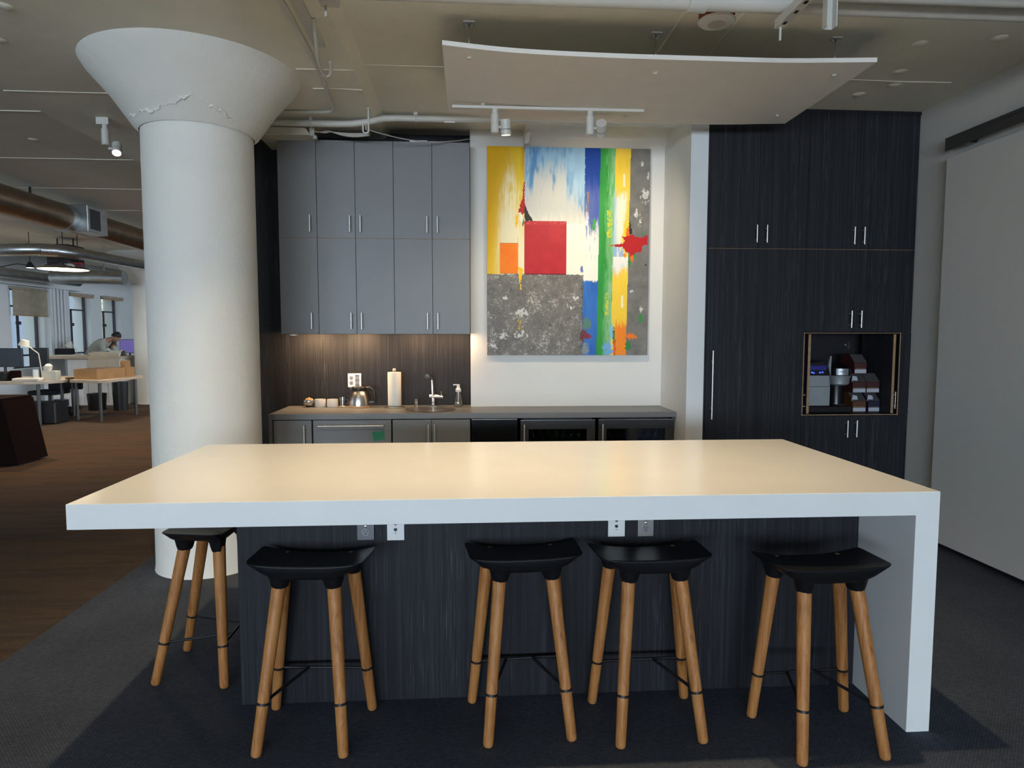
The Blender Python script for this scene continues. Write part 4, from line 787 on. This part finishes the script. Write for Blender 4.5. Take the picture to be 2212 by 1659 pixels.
# sprinkler pipes and strut across the ceiling
def bigpipe(name, xs, y, z, r, label, coup):
    o = thing(name, (xs[0], y, z), label, 'pipe'); MB().tube([(x, y, z) for x in xs], r, 24).build('pipe', 'white_metal', o)
    for x in coup: MB().tube([(x - .045, y, z), (x - .043, y, z), (x + .043, y, z), (x + .045, y, z)], [r, r * 1.22, r * 1.22, r], 24).build('coupling', 'white_metal', o)
    return o
bigpipe('sprinkler_pipe', [-1.2, 1.0, 3.47], 3.225, 3.105, .043, 'thick white sprinkler pipe crossing the ceiling in front of the panel', (1.09,))
bigpipe('sprinkler_pipe', [1.56, 2.6, 3.47], 3.09, 3.100, .040, 'second white sprinkler pipe nearer the photographer, ending at the strut', (1.60,))
bigpipe('thin_pipe', [2.0, 2.8, 3.47], 2.925, 3.08, .018, 'thin white pipe nearest the photographer along the ceiling', ())
sb = thing('fire_strobe', (1.268, 3.44, 3.11), 'red ceiling fire alarm box with a round white speaker plate', 'fire alarm')
B(1.198, 1.338, 3.37, 3.51, 3.118, ZC).build('back_box', 'red_paint', sb, .003); MB().lathe([(0, 3.098), (.045, 3.098), (.048, 3.101), (.088, 3.108), (.094, 3.116), (.09, 3.120)], (1.268, 3.44, 0), 40).build('speaker_plate', 'white_plastic', sb); MB().lathe([(0, 3.0965), (.044, 3.0968), (.044, 3.099)], (1.268, 3.44, 0), 32).build('speaker_grille', 'cable_grey', sb)
su = thing('strut_channel', (1.515, 3.1, 3.03), 'slotted white strut channel with threaded rod carrying the sprinkler pipes', 'strut')
m = MB().box(1.493, 1.537, 2.45, 3.27, 3.008, 3.050); m.build('channel', 'white_metal', su, .002)
m = MB(); [m.box(1.507, 1.523, y, y + .028, 3.0068, 3.0082) for y in (2.80, 2.89, 2.99, 3.08, 3.19)]; m.build('slots', 'black_plastic', su)
MB().frustum((1.515, 3.25, 2.945), (1.515, 3.25, ZC), .006, n=10).build('threaded_rod', 'white_metal', su)
m = MB().box(1.575, 1.580, 2.93, 2.97, 2.875, ZC).box(1.617, 1.622, 2.93, 2.97, 2.875, ZC).box(1.578, 1.62, 2.966, 2.97, 2.875, ZC); m.build('drop_channel', 'white_metal', su)

# ------------------------------------------------------------------ the open office beyond the column
ol2 = thing('ceiling_spotlight', (-2.74, 5.35, ZD), 'lit white spotlight on the ceiling to the side of the column', 'spotlight')
B(-2.79, -2.70, 5.33, 5.37, 3.10, ZD).build('mount', 'white_metal', ol2)
b, dd = spot_head(ol2, -2.735, 5.35, 3.10, -2.655, 2.925, (-2.40, 4.7, 2.0), 'lamp_lens'); lamp('office_bulb', 'SPOT', b + dd * .03, b + dd, 30, WARM, spot_size=1.6, spot_blend=.7, shadow_soft_size=.03)
def duct(name, pts, r, mat, label, bands=()):
    o = thing(name, pts[0], label, 'duct'); MB().tube(pts, r, 28).build('pipe', mat, o)
    for p, q in bands: MB().frustum(p, q, r * 1.05, n=28).build('collar', 'galvanised', o)
    return o
sd2 = duct('spiral_duct', [(-5.19, 5.5, 3.02), (-5.19, 9.0, 3.02), (-5.19, 24, 3.02)], .17, 'duct_brown', 'long brownish spiral duct with a side grille under the office ceiling', [((-5.19, 8.98, 3.02), (-5.19, 9.12, 3.02)), ((-5.19, 7.2, 3.02), (-5.19, 7.24, 3.02))])
vb = B(-5.19, -4.93, 9.12, 9.60, 2.86, 3.20).build('grille_box', 'galvanised', sd2, .006); B(-4.931, -4.926, 9.18, 9.42, 2.90, 3.16).build('grille', 'black_metal', vb)
m = MB(); [m.box(-5.2, -5.18, y, y + .02, 3.18, ZO) for y in (6.5, 8.4, 11.5, 14)]; m.build('hanger', 'black_metal', sd2)
duct('elbow_duct', [(-9.4, 11.2, 2.86), (-7.3, 11.2, 2.86), (-6.85, 11.25, 2.87), (-6.68, 11.45, 2.88), (-6.67, 11.9, 2.9), (-6.67, 14.2, 2.93)], .10, 'galvanised', 'bent silver duct turning a corner under the office ceiling', [((-6.5 - .35, 11.24, 2.87), (-6.7, 11.43, 2.88))])
duct('silver_duct', [(-8.3, 14.0, 2.67), (-7.9, 14.0, 2.67), (-6.90, 14.0, 2.66)], .135, 'galvanised', 'fat silver duct with an open end near the office windows', [((-6.98, 14.0, 2.66), (-6.90, 14.0, 2.66))])
for x in (-7.3, -8.1): MB().frustum((x, 14.0, 2.78), (x, 14.0, ZO), .01, n=8).build('hanger', 'white_metal', bpy.data.objects['silver_duct'])
duct('window_duct', [(-8.86, 12, 2.69), (-8.86, 15.4, 2.70), (-8.80, 15.8, 2.70)], .10, 'galvanised', 'silver duct running along the office window wall')
ac = thing('air_handler', (-7.35, 12.85, 2.75), 'dark hanging air handling box beside the bent duct', 'air handler')
B(-7.55, -7.17, 12.6, 13.1, 2.76, 3.14).build('housing', 'frame_dark', ac, .01); m = MB(); [m.frustum((x, 12.85, 3.14), (x, 12.85, ZO), .012, n=8) for x in (-7.5, -7.22)]; m.build('rod', 'black_metal', ac)
pl = thing('pendant_lamp', (-6.92, 12.0, 2.65), 'wide glowing disc pendant lamp over the office desks', 'pendant lamp')
MB().lathe([(.39, -.012), (.40, 0), (.36, .022), (.06, .05), (.03, .08), (0, .08)], (-6.92, 12, 2.64), 48).build('shade', 'duct_brown', pl); MB().lathe([(0, -.016), (.36, -.014), (.385, -.010)], (-6.92, 12, 2.64), 48).build('diffuser', 'pendant_glow', pl); MB().tube([(-6.92, 12, 2.71), (-6.92, 12, ZO)], .006, 8).build('cord', 'black_metal', pl)
lamp('pendant_bulb', 'AREA', (-6.92, 12, 2.60), (-6.92, 12, 0), 40, (1, .85, .65), shape='DISK', size=.7)
p2 = thing('pendant_lamp', (-7.55, 12.1, 2.67), 'small round downlight glowing beside the big disc lamp', 'pendant lamp'); MB().lathe([(.062, 0), (.06, .04), (.02, .10), (0, .10)], (-7.53, 12.1, 2.665), 24).build('shade', 'black_metal', p2); MB().lathe([(0, -.002), (.056, -.001)], (-7.53, 12.1, 2.665), 24).build('diffuser', 'pendant_glow', p2); MB().tube([(-7.53, 12.1, 2.76), (-7.53, 12.1, ZO)], .005, 8).build('cord', 'black_metal', p2)
tag(MB().tube([(-8.4 + 1.3 * i / 16, 12.15, 2.735 + .03 * math.cos(i * .8) - .03 * math.sin(PI * i / 16)) for i in range(17)] + [(-7.05, 12.15, 2.8)], .008, 8).build('power_cable', 'black_metal'), 'black cable looping between the hanging lamp and the air handler', 'cable')
hb = thing('hanging_bracket', (-6.7, 12.4, 2.7), 'red and white hanging exit box over the desks', 'box'); B(-6.79, -6.66, 12.05, 12.12, 2.715, 2.755).build('red_end', 'red_paint', hb, .004); B(-6.95, -6.80, 12.05, 12.12, 2.69, 2.735).build('white_end', 'white_metal', hb, .004); MB().frustum((-6.72, 12.08, 2.75), (-6.72, 12.08, ZO), .006, n=8).build('rod', 'black_metal', hb)
# blinds on the office windows
def blind(y0, y1, zb, label):
    o = thing('roller_blind', (XL + .06, (y0 + y1) / 2, 2.5), label, 'blind', 'office roller blinds'); MB().frustum((XL + .06, y0, 2.50), (XL + .06, y1, 2.50), .032, n=16).build('roller', 'blind_fabric', o)
    B(XL + .068, XL + .072, y0 + .01, y1 - .01, zb, 2.50).build('fabric', 'blind_fabric', o); B(XL + .060, XL + .080, y0 + .01, y1 - .01, zb - .025, zb).build('hem_bar', 'paper_brown', o)
blind(14.68, 15.86, 1.94, 'tan roller blind pulled a third of the way down the office window'); blind(16.70, 17.75, 2.46, 'tan blind rolled fully up on the window behind the desk lamp'); blind(18.18, 19.2, 2.46, 'tan blind rolled fully up on the window behind the stooping person'); blind(12.85, 14.1, 2.26, 'tan blind partly lowered on the window nearest the camera')
m = MB(); [m.tube([(XL + .14, 15.98 + .13 * k, 0), (XL + .14, 15.98 + .13 * k, 2.56)], .022, 10) for k in range(4)]; struct(m, 'trim_6', 'office_wall_paint')

def desk(name, poly, zt, legs, label):
    cx = sum(p[0] for p in poly) / len(poly); cy = sum(p[1] for p in poly) / len(poly); o = thing(name, (cx, cy, 0), label, 'desk')
    MB().prism(poly, zt - .05, zt, 'XY').build('desktop', 'desk_wood', o, .004)
    for x, y in legs: MB().frustum((x, y, 0), (x, y, zt - .05), .028, n=14).build('leg', 'leg_grey', o)
    return o
desk('office_desk', [(-9.3, 11.45), (-7.35, 11.5), (-7.05, 11.62), (-6.95, 11.9), (-7.02, 12.35), (-7.2, 13.0), (-9.3, 13.0)], .74, [(-7.20, 11.62), (-8.9, 11.6), (-8.9, 12.9), (-7.35, 12.85), (-7.25, 12.35)], 'pale wood desk with a rounded end under the monitors')
desk('office_desk', [(-6.92, 12.02), (-6.33, 11.80), (-6.22, 11.86), (-6.24, 13.2), (-6.32, 13.25), (-7.10, 13.25)], .735, [(-6.42, 12.02), (-6.32, 13.05), (-6.98, 12.32), (-7.0, 13.1)], 'pale wood side table holding the wooden box and clear bin')
def monitor(x0, x1, y, z0, z1, mat, label, rz=0.0, base=.74, front=True):
    cx = (x0 + x1) / 2; o = thing('monitor', (cx, y, base), label, 'monitor')
    B(x0, x1, y, y + .035, z0, z1).build('casing', 'black_plastic', o, .006); B(x0 + .012, x1 - .012, y - .002, y, z0 + .012, z1 - .012).build('screen', mat, o)
    m = MB().frustum((cx, y + .05, base), (cx, y + .05, (z0 + z1) / 2), .022, n=12); m.box(cx - .12, cx + .12, y - .06, y + .14, base, base + .012); m.build('stand', 'black_plastic', o); return o
monitor(-8.42, -7.77, 12.15, .95, 1.28, 'screen_dark', 'wide dark monitor at the edge of the office desk')
monitor(-7.72, -7.40, 12.25, .955, 1.285, 'machine_black', 'black-backed narrow monitor behind the cream desk lamp')
tl = thing('desk_lamp', (-7.33, 12.0, .74), 'cream jointed desk lamp in front of the black monitor', 'desk lamp')
MB().lathe([(.0, 0), (.085, .001), (.085, .018), (.0, .022)], (-7.32, 11.95, .74), 28).build('base', 'lamp_cream', tl); MB().tube([(-7.32, 11.95, .755), (-7.36, 11.93, 1.19)], .009, 10).build('lower_arm', 'lamp_cream', tl); MB().tube([(-7.36, 11.93, 1.19), (-7.53, 11.9, 1.345)], .009, 10).build('upper_arm', 'lamp_cream', tl)
hd = MB().frustum((-7.545, 11.9, 1.42), (-7.575, 11.9, 1.325), .055, .085, 28, caps=True); hd.build('shade', 'lamp_cream', tl)
tl2 = thing('desk_lamp', (-8.98, 16.0, 1.1), 'small white desk lamp on the white cabinet by the windows', 'desk lamp'); 
CZ = 1.075
MB().lathe([(0, 0), (.07, 0), (.07, .015), (0, .018)], (-8.52, 15.1, CZ), 24).build('base', 'white_metal', tl2); MB().tube([(-8.52, 15.1, CZ + .01), (-8.52, 15.1, CZ + .12), (-8.62, 15.08, CZ + .26)], .008, 8).build('arm', 'white_metal', tl2); MB().frustum((-8.62, 15.08, CZ + .29), (-8.66, 15.06, CZ + .17), .03, .085, 24).build('shade', 'white_metal', tl2)
tb = thing('tissue_box', (-7.10, 11.82, .74), 'cream tissue box with a tissue puffed up on the desk', 'tissue box'); B(-7.22, -6.99, 11.75, 11.9, .74, .90).build('carton', 'lamp_cream', tb, .004); MB().lathe([(.03, .0), (.055, .05), (.06, .09), (.03, .125), (0, .13)], (-7.14, 11.82, .895), 14).build('tissue', 'paper', tb)
tag(MB().lathe([(0, 0), (.035, 0), (.042, .10), (.040, .19), (.037, .19), (.034, .02), (0, .01)], (-7.28, 11.70, .74), 24).build('paper_cup', 'ceramic'), 'tall white paper cup beside the tissue box', 'cup')
for (x, y, w, dd_, h, a, nm, mt, lb) in ((-7.36, 11.62, .40, .20, .05, .10, 'paper_stack', 'paper', 'tilted stack of white papers at the front of the desk'), (-7.85, 11.75, .34, .22, .15, -.3, 'camera_bag', 'black_fabric', 'black bag heaped on the desk below the wide monitor'), (-7.62, 11.72, .16, .14, .17, .5, 'brown_pouch', 'dark_board', 'dark brown pouch leaning on the black bag'), (-6.98, 12.15, .12, .16, .03, .2, 'book', 'carton_brown', 'thin brown book under the papers by the tissue box'), (-6.86, 12.2, .16, .12, .055, -.2, 'paper_stack', 'paper', 'low heap of cream papers at the end of the desk against the wooden box')):
    R_ = Matrix.Rotation(a, 3, 'Z'); mm = MB().box(x - w / 2, x + w / 2, y - dd_ / 2, y + dd_ / 2, .742, .742 + h, R_); tag(mm.build(nm, mt, None, min(h, .06) * .35, 3), lb, nm.split('_')[-1])
yb = thing('tool_case', (-6.96, 12.9, .74), 'black and yellow tool case behind the tissue box', 'case'); B(-7.1, -6.92, 12.7, 12.9, .742, .84).build('case', 'black_plastic', yb, .01); B(-7.08, -6.95, 12.7, 12.88, .84, .875).build('lid', 'yellow_plastic', yb, .008)
wbx = thing('wooden_box', (-6.62, 12.45, .735), 'open brown wooden box on the side table', 'box'); bx = [(-6.88, 12.08), (-6.44, 11.98), (-6.27, 12.95), (-6.78, 13.0)]
ip = [(-6.865, 12.095), (-6.452, 11.997), (-6.286, 12.935), (-6.768, 12.985)]
m = MB(); n4 = 4; m._add([(*p, .735) for p in bx] + [(*p, .915) for p in bx] + [(*p, .915) for p in ip] + [(*p, .75) for p in ip], [(0, 1, 2, 3)] + [(i, (i + 1) % 4, 4 + (i + 1) % 4, 4 + i) for i in range(4)] + [(4 + i, 4 + (i + 1) % 4, 8 + (i + 1) % 4, 8 + i) for i in range(4)] + [(8 + i, 8 + (i + 1) % 4, 12 + (i + 1) % 4, 12 + i) for i in range(4)] + [(12, 13, 14, 15)]); m.build('box_body', 'box_wood', wbx)
cbx = thing('clear_bin', (-6.62, 12.5, .76), 'tall clear plastic bin standing in the wooden box', 'bin'); m = MB(); m.prism([(-6.78, 12.35), (-6.42, 12.3), (-6.38, 12.62), (-6.74, 12.68)], .752, 1.195); m.build('bin_body', 'clear_plastic', cbx, .01)
tag(B(-6.40, -6.25 - .05, 12.70, 12.86, .752, 1.04).build('card_box', 'box_wood', None, .003), 'small tan card box beside the clear bin', 'box')
# white cabinet run in the middle of the office
wc = thing('office_cabinet', (-8.1, 15.0, 0), 'long white counter-height cabinet with an open bay in the office', 'cabinet')
m = MB().box(-9.05, -8.98, 14.8, 15.5, 0, 1.0).box(-8.55, -7.44, 14.8, 15.5, 0, 1.0).box(-9.0, -8.5, 15.46, 15.5, 0, 1.0).box(-9.0, -8.5, 14.82, 15.5, .40, .43); m.build('body', 'cabinet_white', wc, .003); B(-9.08, -7.42, 14.76, 15.55, 1.0, 1.055).build('top', 'desk_wood', wc, .003)
for x in (-8.14, -7.73): B(x, x + .004, 14.797, 14.80, .05, .98).build('joint', 'leg_grey', wc)
tag(B(-9.0, -8.2, 14.9, 15.3, 1.055, 1.075).build('drawing_sheets', 'paper'), 'loose pale drawing sheets spread over the white cabinet', 'paper', None)
for x0, x1, y, z, lb in ((-8.10, -7.60, 14.95, 1.055, 'crinkled plastic-wrapped package on the white cabinet, half before the stooping person'), (-7.72, -7.44, 14.9, 1.055, 'crinkled plastic-wrapped package at the column end of the white cabinet')):
    m = MB(); rnd = random.Random(int(x0 * 100)); m.grid(lambda u, v: (x0 + (x1 - x0) * u, y - .12 + .30 * v, z + (.002 if v in (0, 1) else (.085 + (x0 > -7.73) * .03 + .022 * rnd.random()) * math.sin(PI * min(1, max(.0, v))) ** .5)), 14, 10, False); m._add([(x0, y - .12, z), (x1, y - .12, z), (x1, y + .18, z), (x0, y + .18, z)], [(0, 1, 2, 3)]); tag(m.build('wrapped_package', 'foil_wrap'), lb, 'package', 'plastic-wrapped packages')
du = thing('drawer_unit', (-8.0, 13.8, 0), 'white three-drawer pedestal under the office desk', 'drawers'); B(-8.16, -7.86, 13.62, 14.1, .10, .60).build('body', 'cabinet_white', du, .003)
for z0 in (.26, .37, .48): B(-8.15, -7.87, 13.60, 13.62, z0, z0 + .10).build('drawer', 'cabinet_white', du, .002)
B(-8.15, -7.87, 13.60, 13.62, .12, .24).build('drawer', 'navy', du, .002)['label'] = 'dark blue bottom drawer'
m = MB(); [m.lathe([(0, -.012), (.05, -.012), (.05, .012), (0, .012)], (x, y, .05), 14, 'Y') for x in (-8.1, -7.92) for y in (13.7, 14.0)]; m.build('caster', 'black_plastic', du)
def bin_(x, y, r0, r1, h, label): o = MB().lathe([(0, .002), (r0, .002), (r1, h), (r1 - .012, h), (r0 - .012, .02), (0, .02)], (x, y, 0), 28); tag(o.build('waste_bin', 'black_plastic'), label, 'bin', 'black waste bins under the desks')
m = MB().box(-7.52, -6.98, 11.68, 12.05, .002, .37); tag(m.build('computer_case', 'black_plastic', None, .02), 'black rectangular case on the floor beneath the rounded desk end', 'case')
bin_(-7.46, 13.85, .15, .18, .34, 'low black waste bin under the side table'); bin_(-7.0, 13.85, .13, .15, .57, 'tall black waste bin under the side table')
oc = thing('office_chair', (-7.7, 12.75, 0), 'black wheeled office chair pushed under the desk', 'office chair')
B(-7.95, -7.45, 12.5, 12.98, .42, .50).build('seat', 'black_fabric', oc, .03, 3); B(-7.92, -7.30, 13.06, 13.12, .48, .68).build('backrest', 'black_fabric', oc, .025, 3); MB().frustum((-7.7, 12.75, .08), (-7.7, 12.75, .42), .03, n=12).build('column', 'black_metal', oc)
for k in range(5):
    a = 2 * PI * k / 5 + .3; p = (-7.7 + .32 * math.cos(a), 12.75 + .32 * math.sin(a), .075); l = MB().tube([(-7.7, 12.75, .11), p], [.028, .016], 10).build('base_arm', 'black_plastic', oc); MB().lathe([(0, -.022), (.032, -.022), (.035, 0), (.032, .022), (0, .022)], (p[0], p[1], .037), 14, 'Y').build('caster', 'black_plastic', l)
cb2 = thing('office_chair', (-9.25, 16.1, 0), 'dark chair whose back shows above the white cabinet', 'office chair'); B(-9.47, -9.04, 15.92, 15.98, .75, 1.20).build('backrest', 'black_fabric', cb2, .03, 3); B(-9.47, -9.04, 15.95, 16.4, .45, .53).build('seat', 'black_fabric', cb2, .03, 3); MB().frustum((-9.25, 16.18, 0), (-9.25, 16.18, .45), .03, n=12).build('column', 'black_metal', cb2); MB().lathe([(0, 0), (.28, 0), (.26, .03), (0, .06)], (-9.25, 16.18, 0), 20).build('base', 'black_plastic', cb2)
B(-9.28, -9.22, 15.98, 16.06, .5, .85).build('back_support', 'black_metal', cb2)
d3 = desk('office_desk', [(-9.1, 16.8), (-7.9, 16.8), (-7.9, 17.6), (-9.1, 17.6)], .74, [(-9.0, 16.9), (-8.0, 16.9), (-9.0, 17.5), (-8.0, 17.5)], 'plain desk carrying the purple-screened monitor by the windows')
monitor(-8.62, -8.18, 17.1, 1.06, 1.40, 'screen_purple', 'monitor with a purple screen in front of the stooping person')
dbn = thing('dark_planter_bench', (-5.4, 7.9, 0), 'dark brown slanted-end wooden bench cut off by the picture edge', 'bench')
MB().prism([(-6.1, 0), (-5.19, .02), (-5.33, .755), (-6.1, .755)], 7.95, 8.5, 'XZ').build('body', 'dark_board', dbn, .006); B(-6.1, -5.345, 7.95, 8.5, .756, .785).build('top', 'dark_board', dbn, .004)

# the stooping person, seen side on behind the white cabinet
pr = thing('person', (-8.55, 16.15, 0), 'person in a pale grey shirt stooping over towards the purple screen', 'person')
def skinned(name, mat, verts, edges, radii, root, lev=2):
    me = bpy.data.meshes.new(name); me.from_pydata([Vector(v) - parent_off(pr) for v in verts], edges, []); me.materials.append(M[mat]); o = bpy.data.objects.new(name, me); C.objects.link(o); o.parent = pr
    sk = o.modifiers.new('skin', 'SKIN'); sk.use_smooth_shade = True
    for i, r in enumerate(radii): d = me.skin_vertices[0].data[i]; d.radius = r if isinstance(r, tuple) else (r, r); d.use_root = (i == root)
    su_ = o.modifiers.new('sub', 'SUBSURF'); su_.levels = lev; su_.render_levels = lev; return o
PYb = 16.2
V = [(-8.86, PYb, .93), (-8.80, PYb, 1.05), (-8.68, PYb, 1.22), (-8.52, PYb, 1.34), (-8.42, PYb, 1.385), (-8.355, PYb, 1.405), (-8.30, PYb, 1.425),  # pelvis..neck
     (-8.84, PYb - .10, .86), (-8.70, PYb - .11, .50), (-8.78, PYb - .11, .09), (-8.66, PYb - .12, .04),      # near leg
     (-8.84, PYb + .10, .86), (-8.72, PYb + .11, .50), (-8.82, PYb + .11, .09), (-8.70, PYb + .12, .04),      # far leg
     (-8.47, PYb - .19, 1.34), (-8.40, PYb - .22, 1.08), (-8.20, PYb - .18, .98), (-8.12, PYb - .16, .975),   # near arm
     (-8.47, PYb + .19, 1.34), (-8.36, PYb + .22, 1.10), (-8.18, PYb + .18, .99), (-8.10, PYb + .16, .98)]
E_ = [(0, 1), (1, 2), (2, 3), (3, 4), (4, 5), (5, 6), (0, 7), (7, 8), (8, 9), (9, 10), (0, 11), (11, 12), (12, 13), (13, 14), (3, 15), (15, 16), (16, 17), (17, 18), (3, 19), (19, 20), (20, 21), (21, 22)]
Rr = [.13, .12, .13, .14, .085, .055, .05, .09, .062, .042, .038, .09, .062, .042, .038, .062, .046, .032, .03, .062, .046, .032, .03]
skinned('body', 'skin', V, E_, Rr, 0)
hm = MB(); hc = Vector((-8.235, PYb, 1.462)); rot = Matrix.Rotation(.75, 3, 'Y')
def headpt(th, ph):
    d = Vector((math.cos(ph) * math.cos(th), math.cos(ph) * math.sin(th), math.sin(ph))); r = Vector((.098 * d.x, .075 * d.y, .118 * d.z))
    if d.x > 0 and d.z < 0: r.x *= 1 - .12 * abs(d.z); r.y *= 1 - .35 * abs(d.z)
    if d.x > .8: r.x += .030 * math.exp(-(d.y / .14) ** 2 - ((d.z + .05) / .22) ** 2); r.x -= .012 * math.exp(-((abs(d.y) - .34) / .14) ** 2 - ((d.z - .22) / .13) ** 2); r.x += .008 * math.exp(-(d.y / .28) ** 2 - ((d.z + .52) / .07) ** 2) + .006 * math.exp(-(d.y / .2) ** 2 - ((d.z + .80) / .1) ** 2)
    if abs(d.y) > .9: r.y += math.copysign(.022 * math.exp(-((d.x + .05) / .16) ** 2 - (d.z / .22) ** 2), d.y)
    return r
hm.grid(lambda u, v: hc + rot @ headpt(2 * PI * u, -PI / 2 + PI * v), 40, 30); hh = hm.build('head', 'skin', pr)
hr = MB(); hr.grid(lambda u, v: hc + rot @ (headpt(2 * PI * u, -.35 * max(0, -math.cos(2 * PI * u)) + .42 * max(0, math.cos(2 * PI * u)) + (PI / 2 - (-.35 * max(0, -math.cos(2 * PI * u)) + .42 * max(0, math.cos(2 * PI * u)))) * v) * 1.09 + Vector((-.004, 0, .004))), 36, 14); hr.build('hair', 'hair_dark', pr)
ey = MB(); [ey.lathe([(0, -.006), (.009, 0), (0, .006)], hc + rot @ Vector((.088, s * .030, .022)), 10) for s in (-1, 1)]; ey.build('eyes', 'black_plastic', hh)
sv = [V[i] for i in (0, 1, 2, 3, 4, 15, 16, 17, 19, 20, 21)]
sv[10] = tuple(Vector(V[20]).lerp(Vector(V[21]), .9)); sv[7] = tuple(Vector(V[16]).lerp(Vector(V[17]), .9))
skinned('shirt', 'shirt_grey', sv, [(0, 1), (1, 2), (2, 3), (3, 4), (3, 5), (5, 6), (6, 7), (3, 8), (8, 9), (9, 10)], [.15, .145, .155, .165, .092, .08, .062, .046, .08, .062, .046], 0)
skinned('trousers', 'trouser_dark', [V[i] for i in (0, 7, 8, 9, 11, 12, 13)], [(0, 1), (1, 2), (2, 3), (0, 4), (4, 5), (5, 6)], [.155, .11, .08, .06, .11, .08, .06], 0)
for s in (-1, 1):
    fc = Vector((-8.72, PYb + s * .115, .0)); m = MB(); m.lathe([(0, .0), (.05, .002), (.052, .05), (.04, .085), (0, .09)], (fc.x - .06, fc.y, 0), 16); m.box(fc.x - .07, fc.x + .10, fc.y - .042, fc.y + .042, 0.002, .055); m.build('shoe', 'black_plastic', pr, .015, 3)
    hand = MB(); hp = Vector((-8.115, PYb + s * .165, .972)); hand.box(hp.x - .01, hp.x + .075, hp.y - .036, hp.y + .036, hp.z - .012, hp.z + .012)
    for k in range(4): hand.tube([hp + Vector((.07, -.027 + .018 * k, 0)), hp + Vector((.105, -.030 + .020 * k, -.008)), hp + Vector((.125 + .008 * (k in (1, 2)), -.031 + .0205 * k, -.024))], [.0085, .0078, .0062], 8)
    hand.tube([hp + Vector((.01, -s * .034, 0)), hp + Vector((.045, -s * .058, -.006)), hp + Vector((.07, -s * .060, -.014))], [.011, .009, .007], 8); hand.build('hand', 'skin', pr, .004, 2)
# something for the hands to lean on: the desk in front of the person
desk('office_desk', [(-8.32, 15.9), (-7.6, 15.9), (-7.6, 16.6), (-8.32, 16.6)], .955, [(-8.27, 15.95), (-7.68, 15.95), (-8.27, 16.55), (-7.68, 16.55)], 'high desk the stooping person leans on, behind the white cabinet')

# brick piers standing just outside the office windows
for i, y in enumerate((14.75, 16.5, 18.45, 19.85)):
    struct(B(XL - .86, XL - .46, y, y + .25, -3, 6), 'trim_%d' % (i + 10), 'pale_brick_pier')
# street outside the office windows
bl = thing('neighbour_building', (-17, 14, -12), 'pale brick building across the street seen through office windows', 'building'); B(-24, -19, 2, 24.2, -12, 9).build('brick_wall', 'pale_brick', bl)
m = MB(); [m.box(-19.02, -18.9, y, y + 1.2, z, z + 1.6) for y in (4, 7, 10, 13, 16, 19, 22) for z in (-6, -2, 2, 6)]; m.build('window_panes', 'screen_dark', bl)
b2 = thing('neighbour_building', (-26, 36, -12), 'pale stone building further along the street', 'building'); B(-40, -19, 26, 60, -12, 9).build('stone_wall', 'wall_stone', b2); m = MB(); [m.box(x, x + 1.3, 25.9, 26.0, z, z + 1.8) for x in (-38, -34.5, -31, -27.5, -24, -21) for z in (-6, -2, 1.6, 5)]; [m.box(-19.05, -18.95, y, y + 1.5, z, z + 1.5) for y in (27, 30.5, 34, 37.5, 41, 44.5, 48) for z in (-3.5, .2, 2.6, 5)]; m.build('window_panes', 'screen_dark', b2)
# warm downlights in the office ceiling further back
for x, y in ((-4.2, 9.0), (-4.2, 13.0), (-6.5, 9.0), (-3.6, 17.5)):
    lamp('office_downlight', 'SPOT', (x, y, 3.2), (x, y, 0), 230, (1.0, .58, .25), spot_size=1.9, spot_blend=.8, shadow_soft_size=.06)
# added fill lamps for the office window wall, unseen behind the kitchen partition
for y in (9.5, 14.5, 19.5):
    lamp('far_side_fill', 'AREA', (3.3, y, 2.6), (-9, y, .9), 85, (.78, .89, 1.0), shape='RECTANGLE', size=3.6, size_y=1.2, spread=1.6)
for i, y in enumerate((9.5, 14.5, 19.5)):  # frames and panes added on the solid side wall to go with the fill
    w = thing('window_%d' % (i + 30), (3.39, y, 1.9), 'unseen window frame added on the solid far side wall beside the fill lamp', None); w['kind'] = 'structure'
    fr = MB()
    for a in (y - 1.8, y - .02, y + 1.76): fr.box(3.375, 3.405, a, a + .04, 1.9, 3.1)
    for a in (1.9, 3.06): fr.box(3.375, 3.405, y - 1.8, y + 1.8, a, a + .04)
    fr.build('window_frame', 'frame_dark', w); B(3.39, 3.394, y - 1.76, y + 1.76, 1.94, 3.06).build('pane', 'window_glass', w)
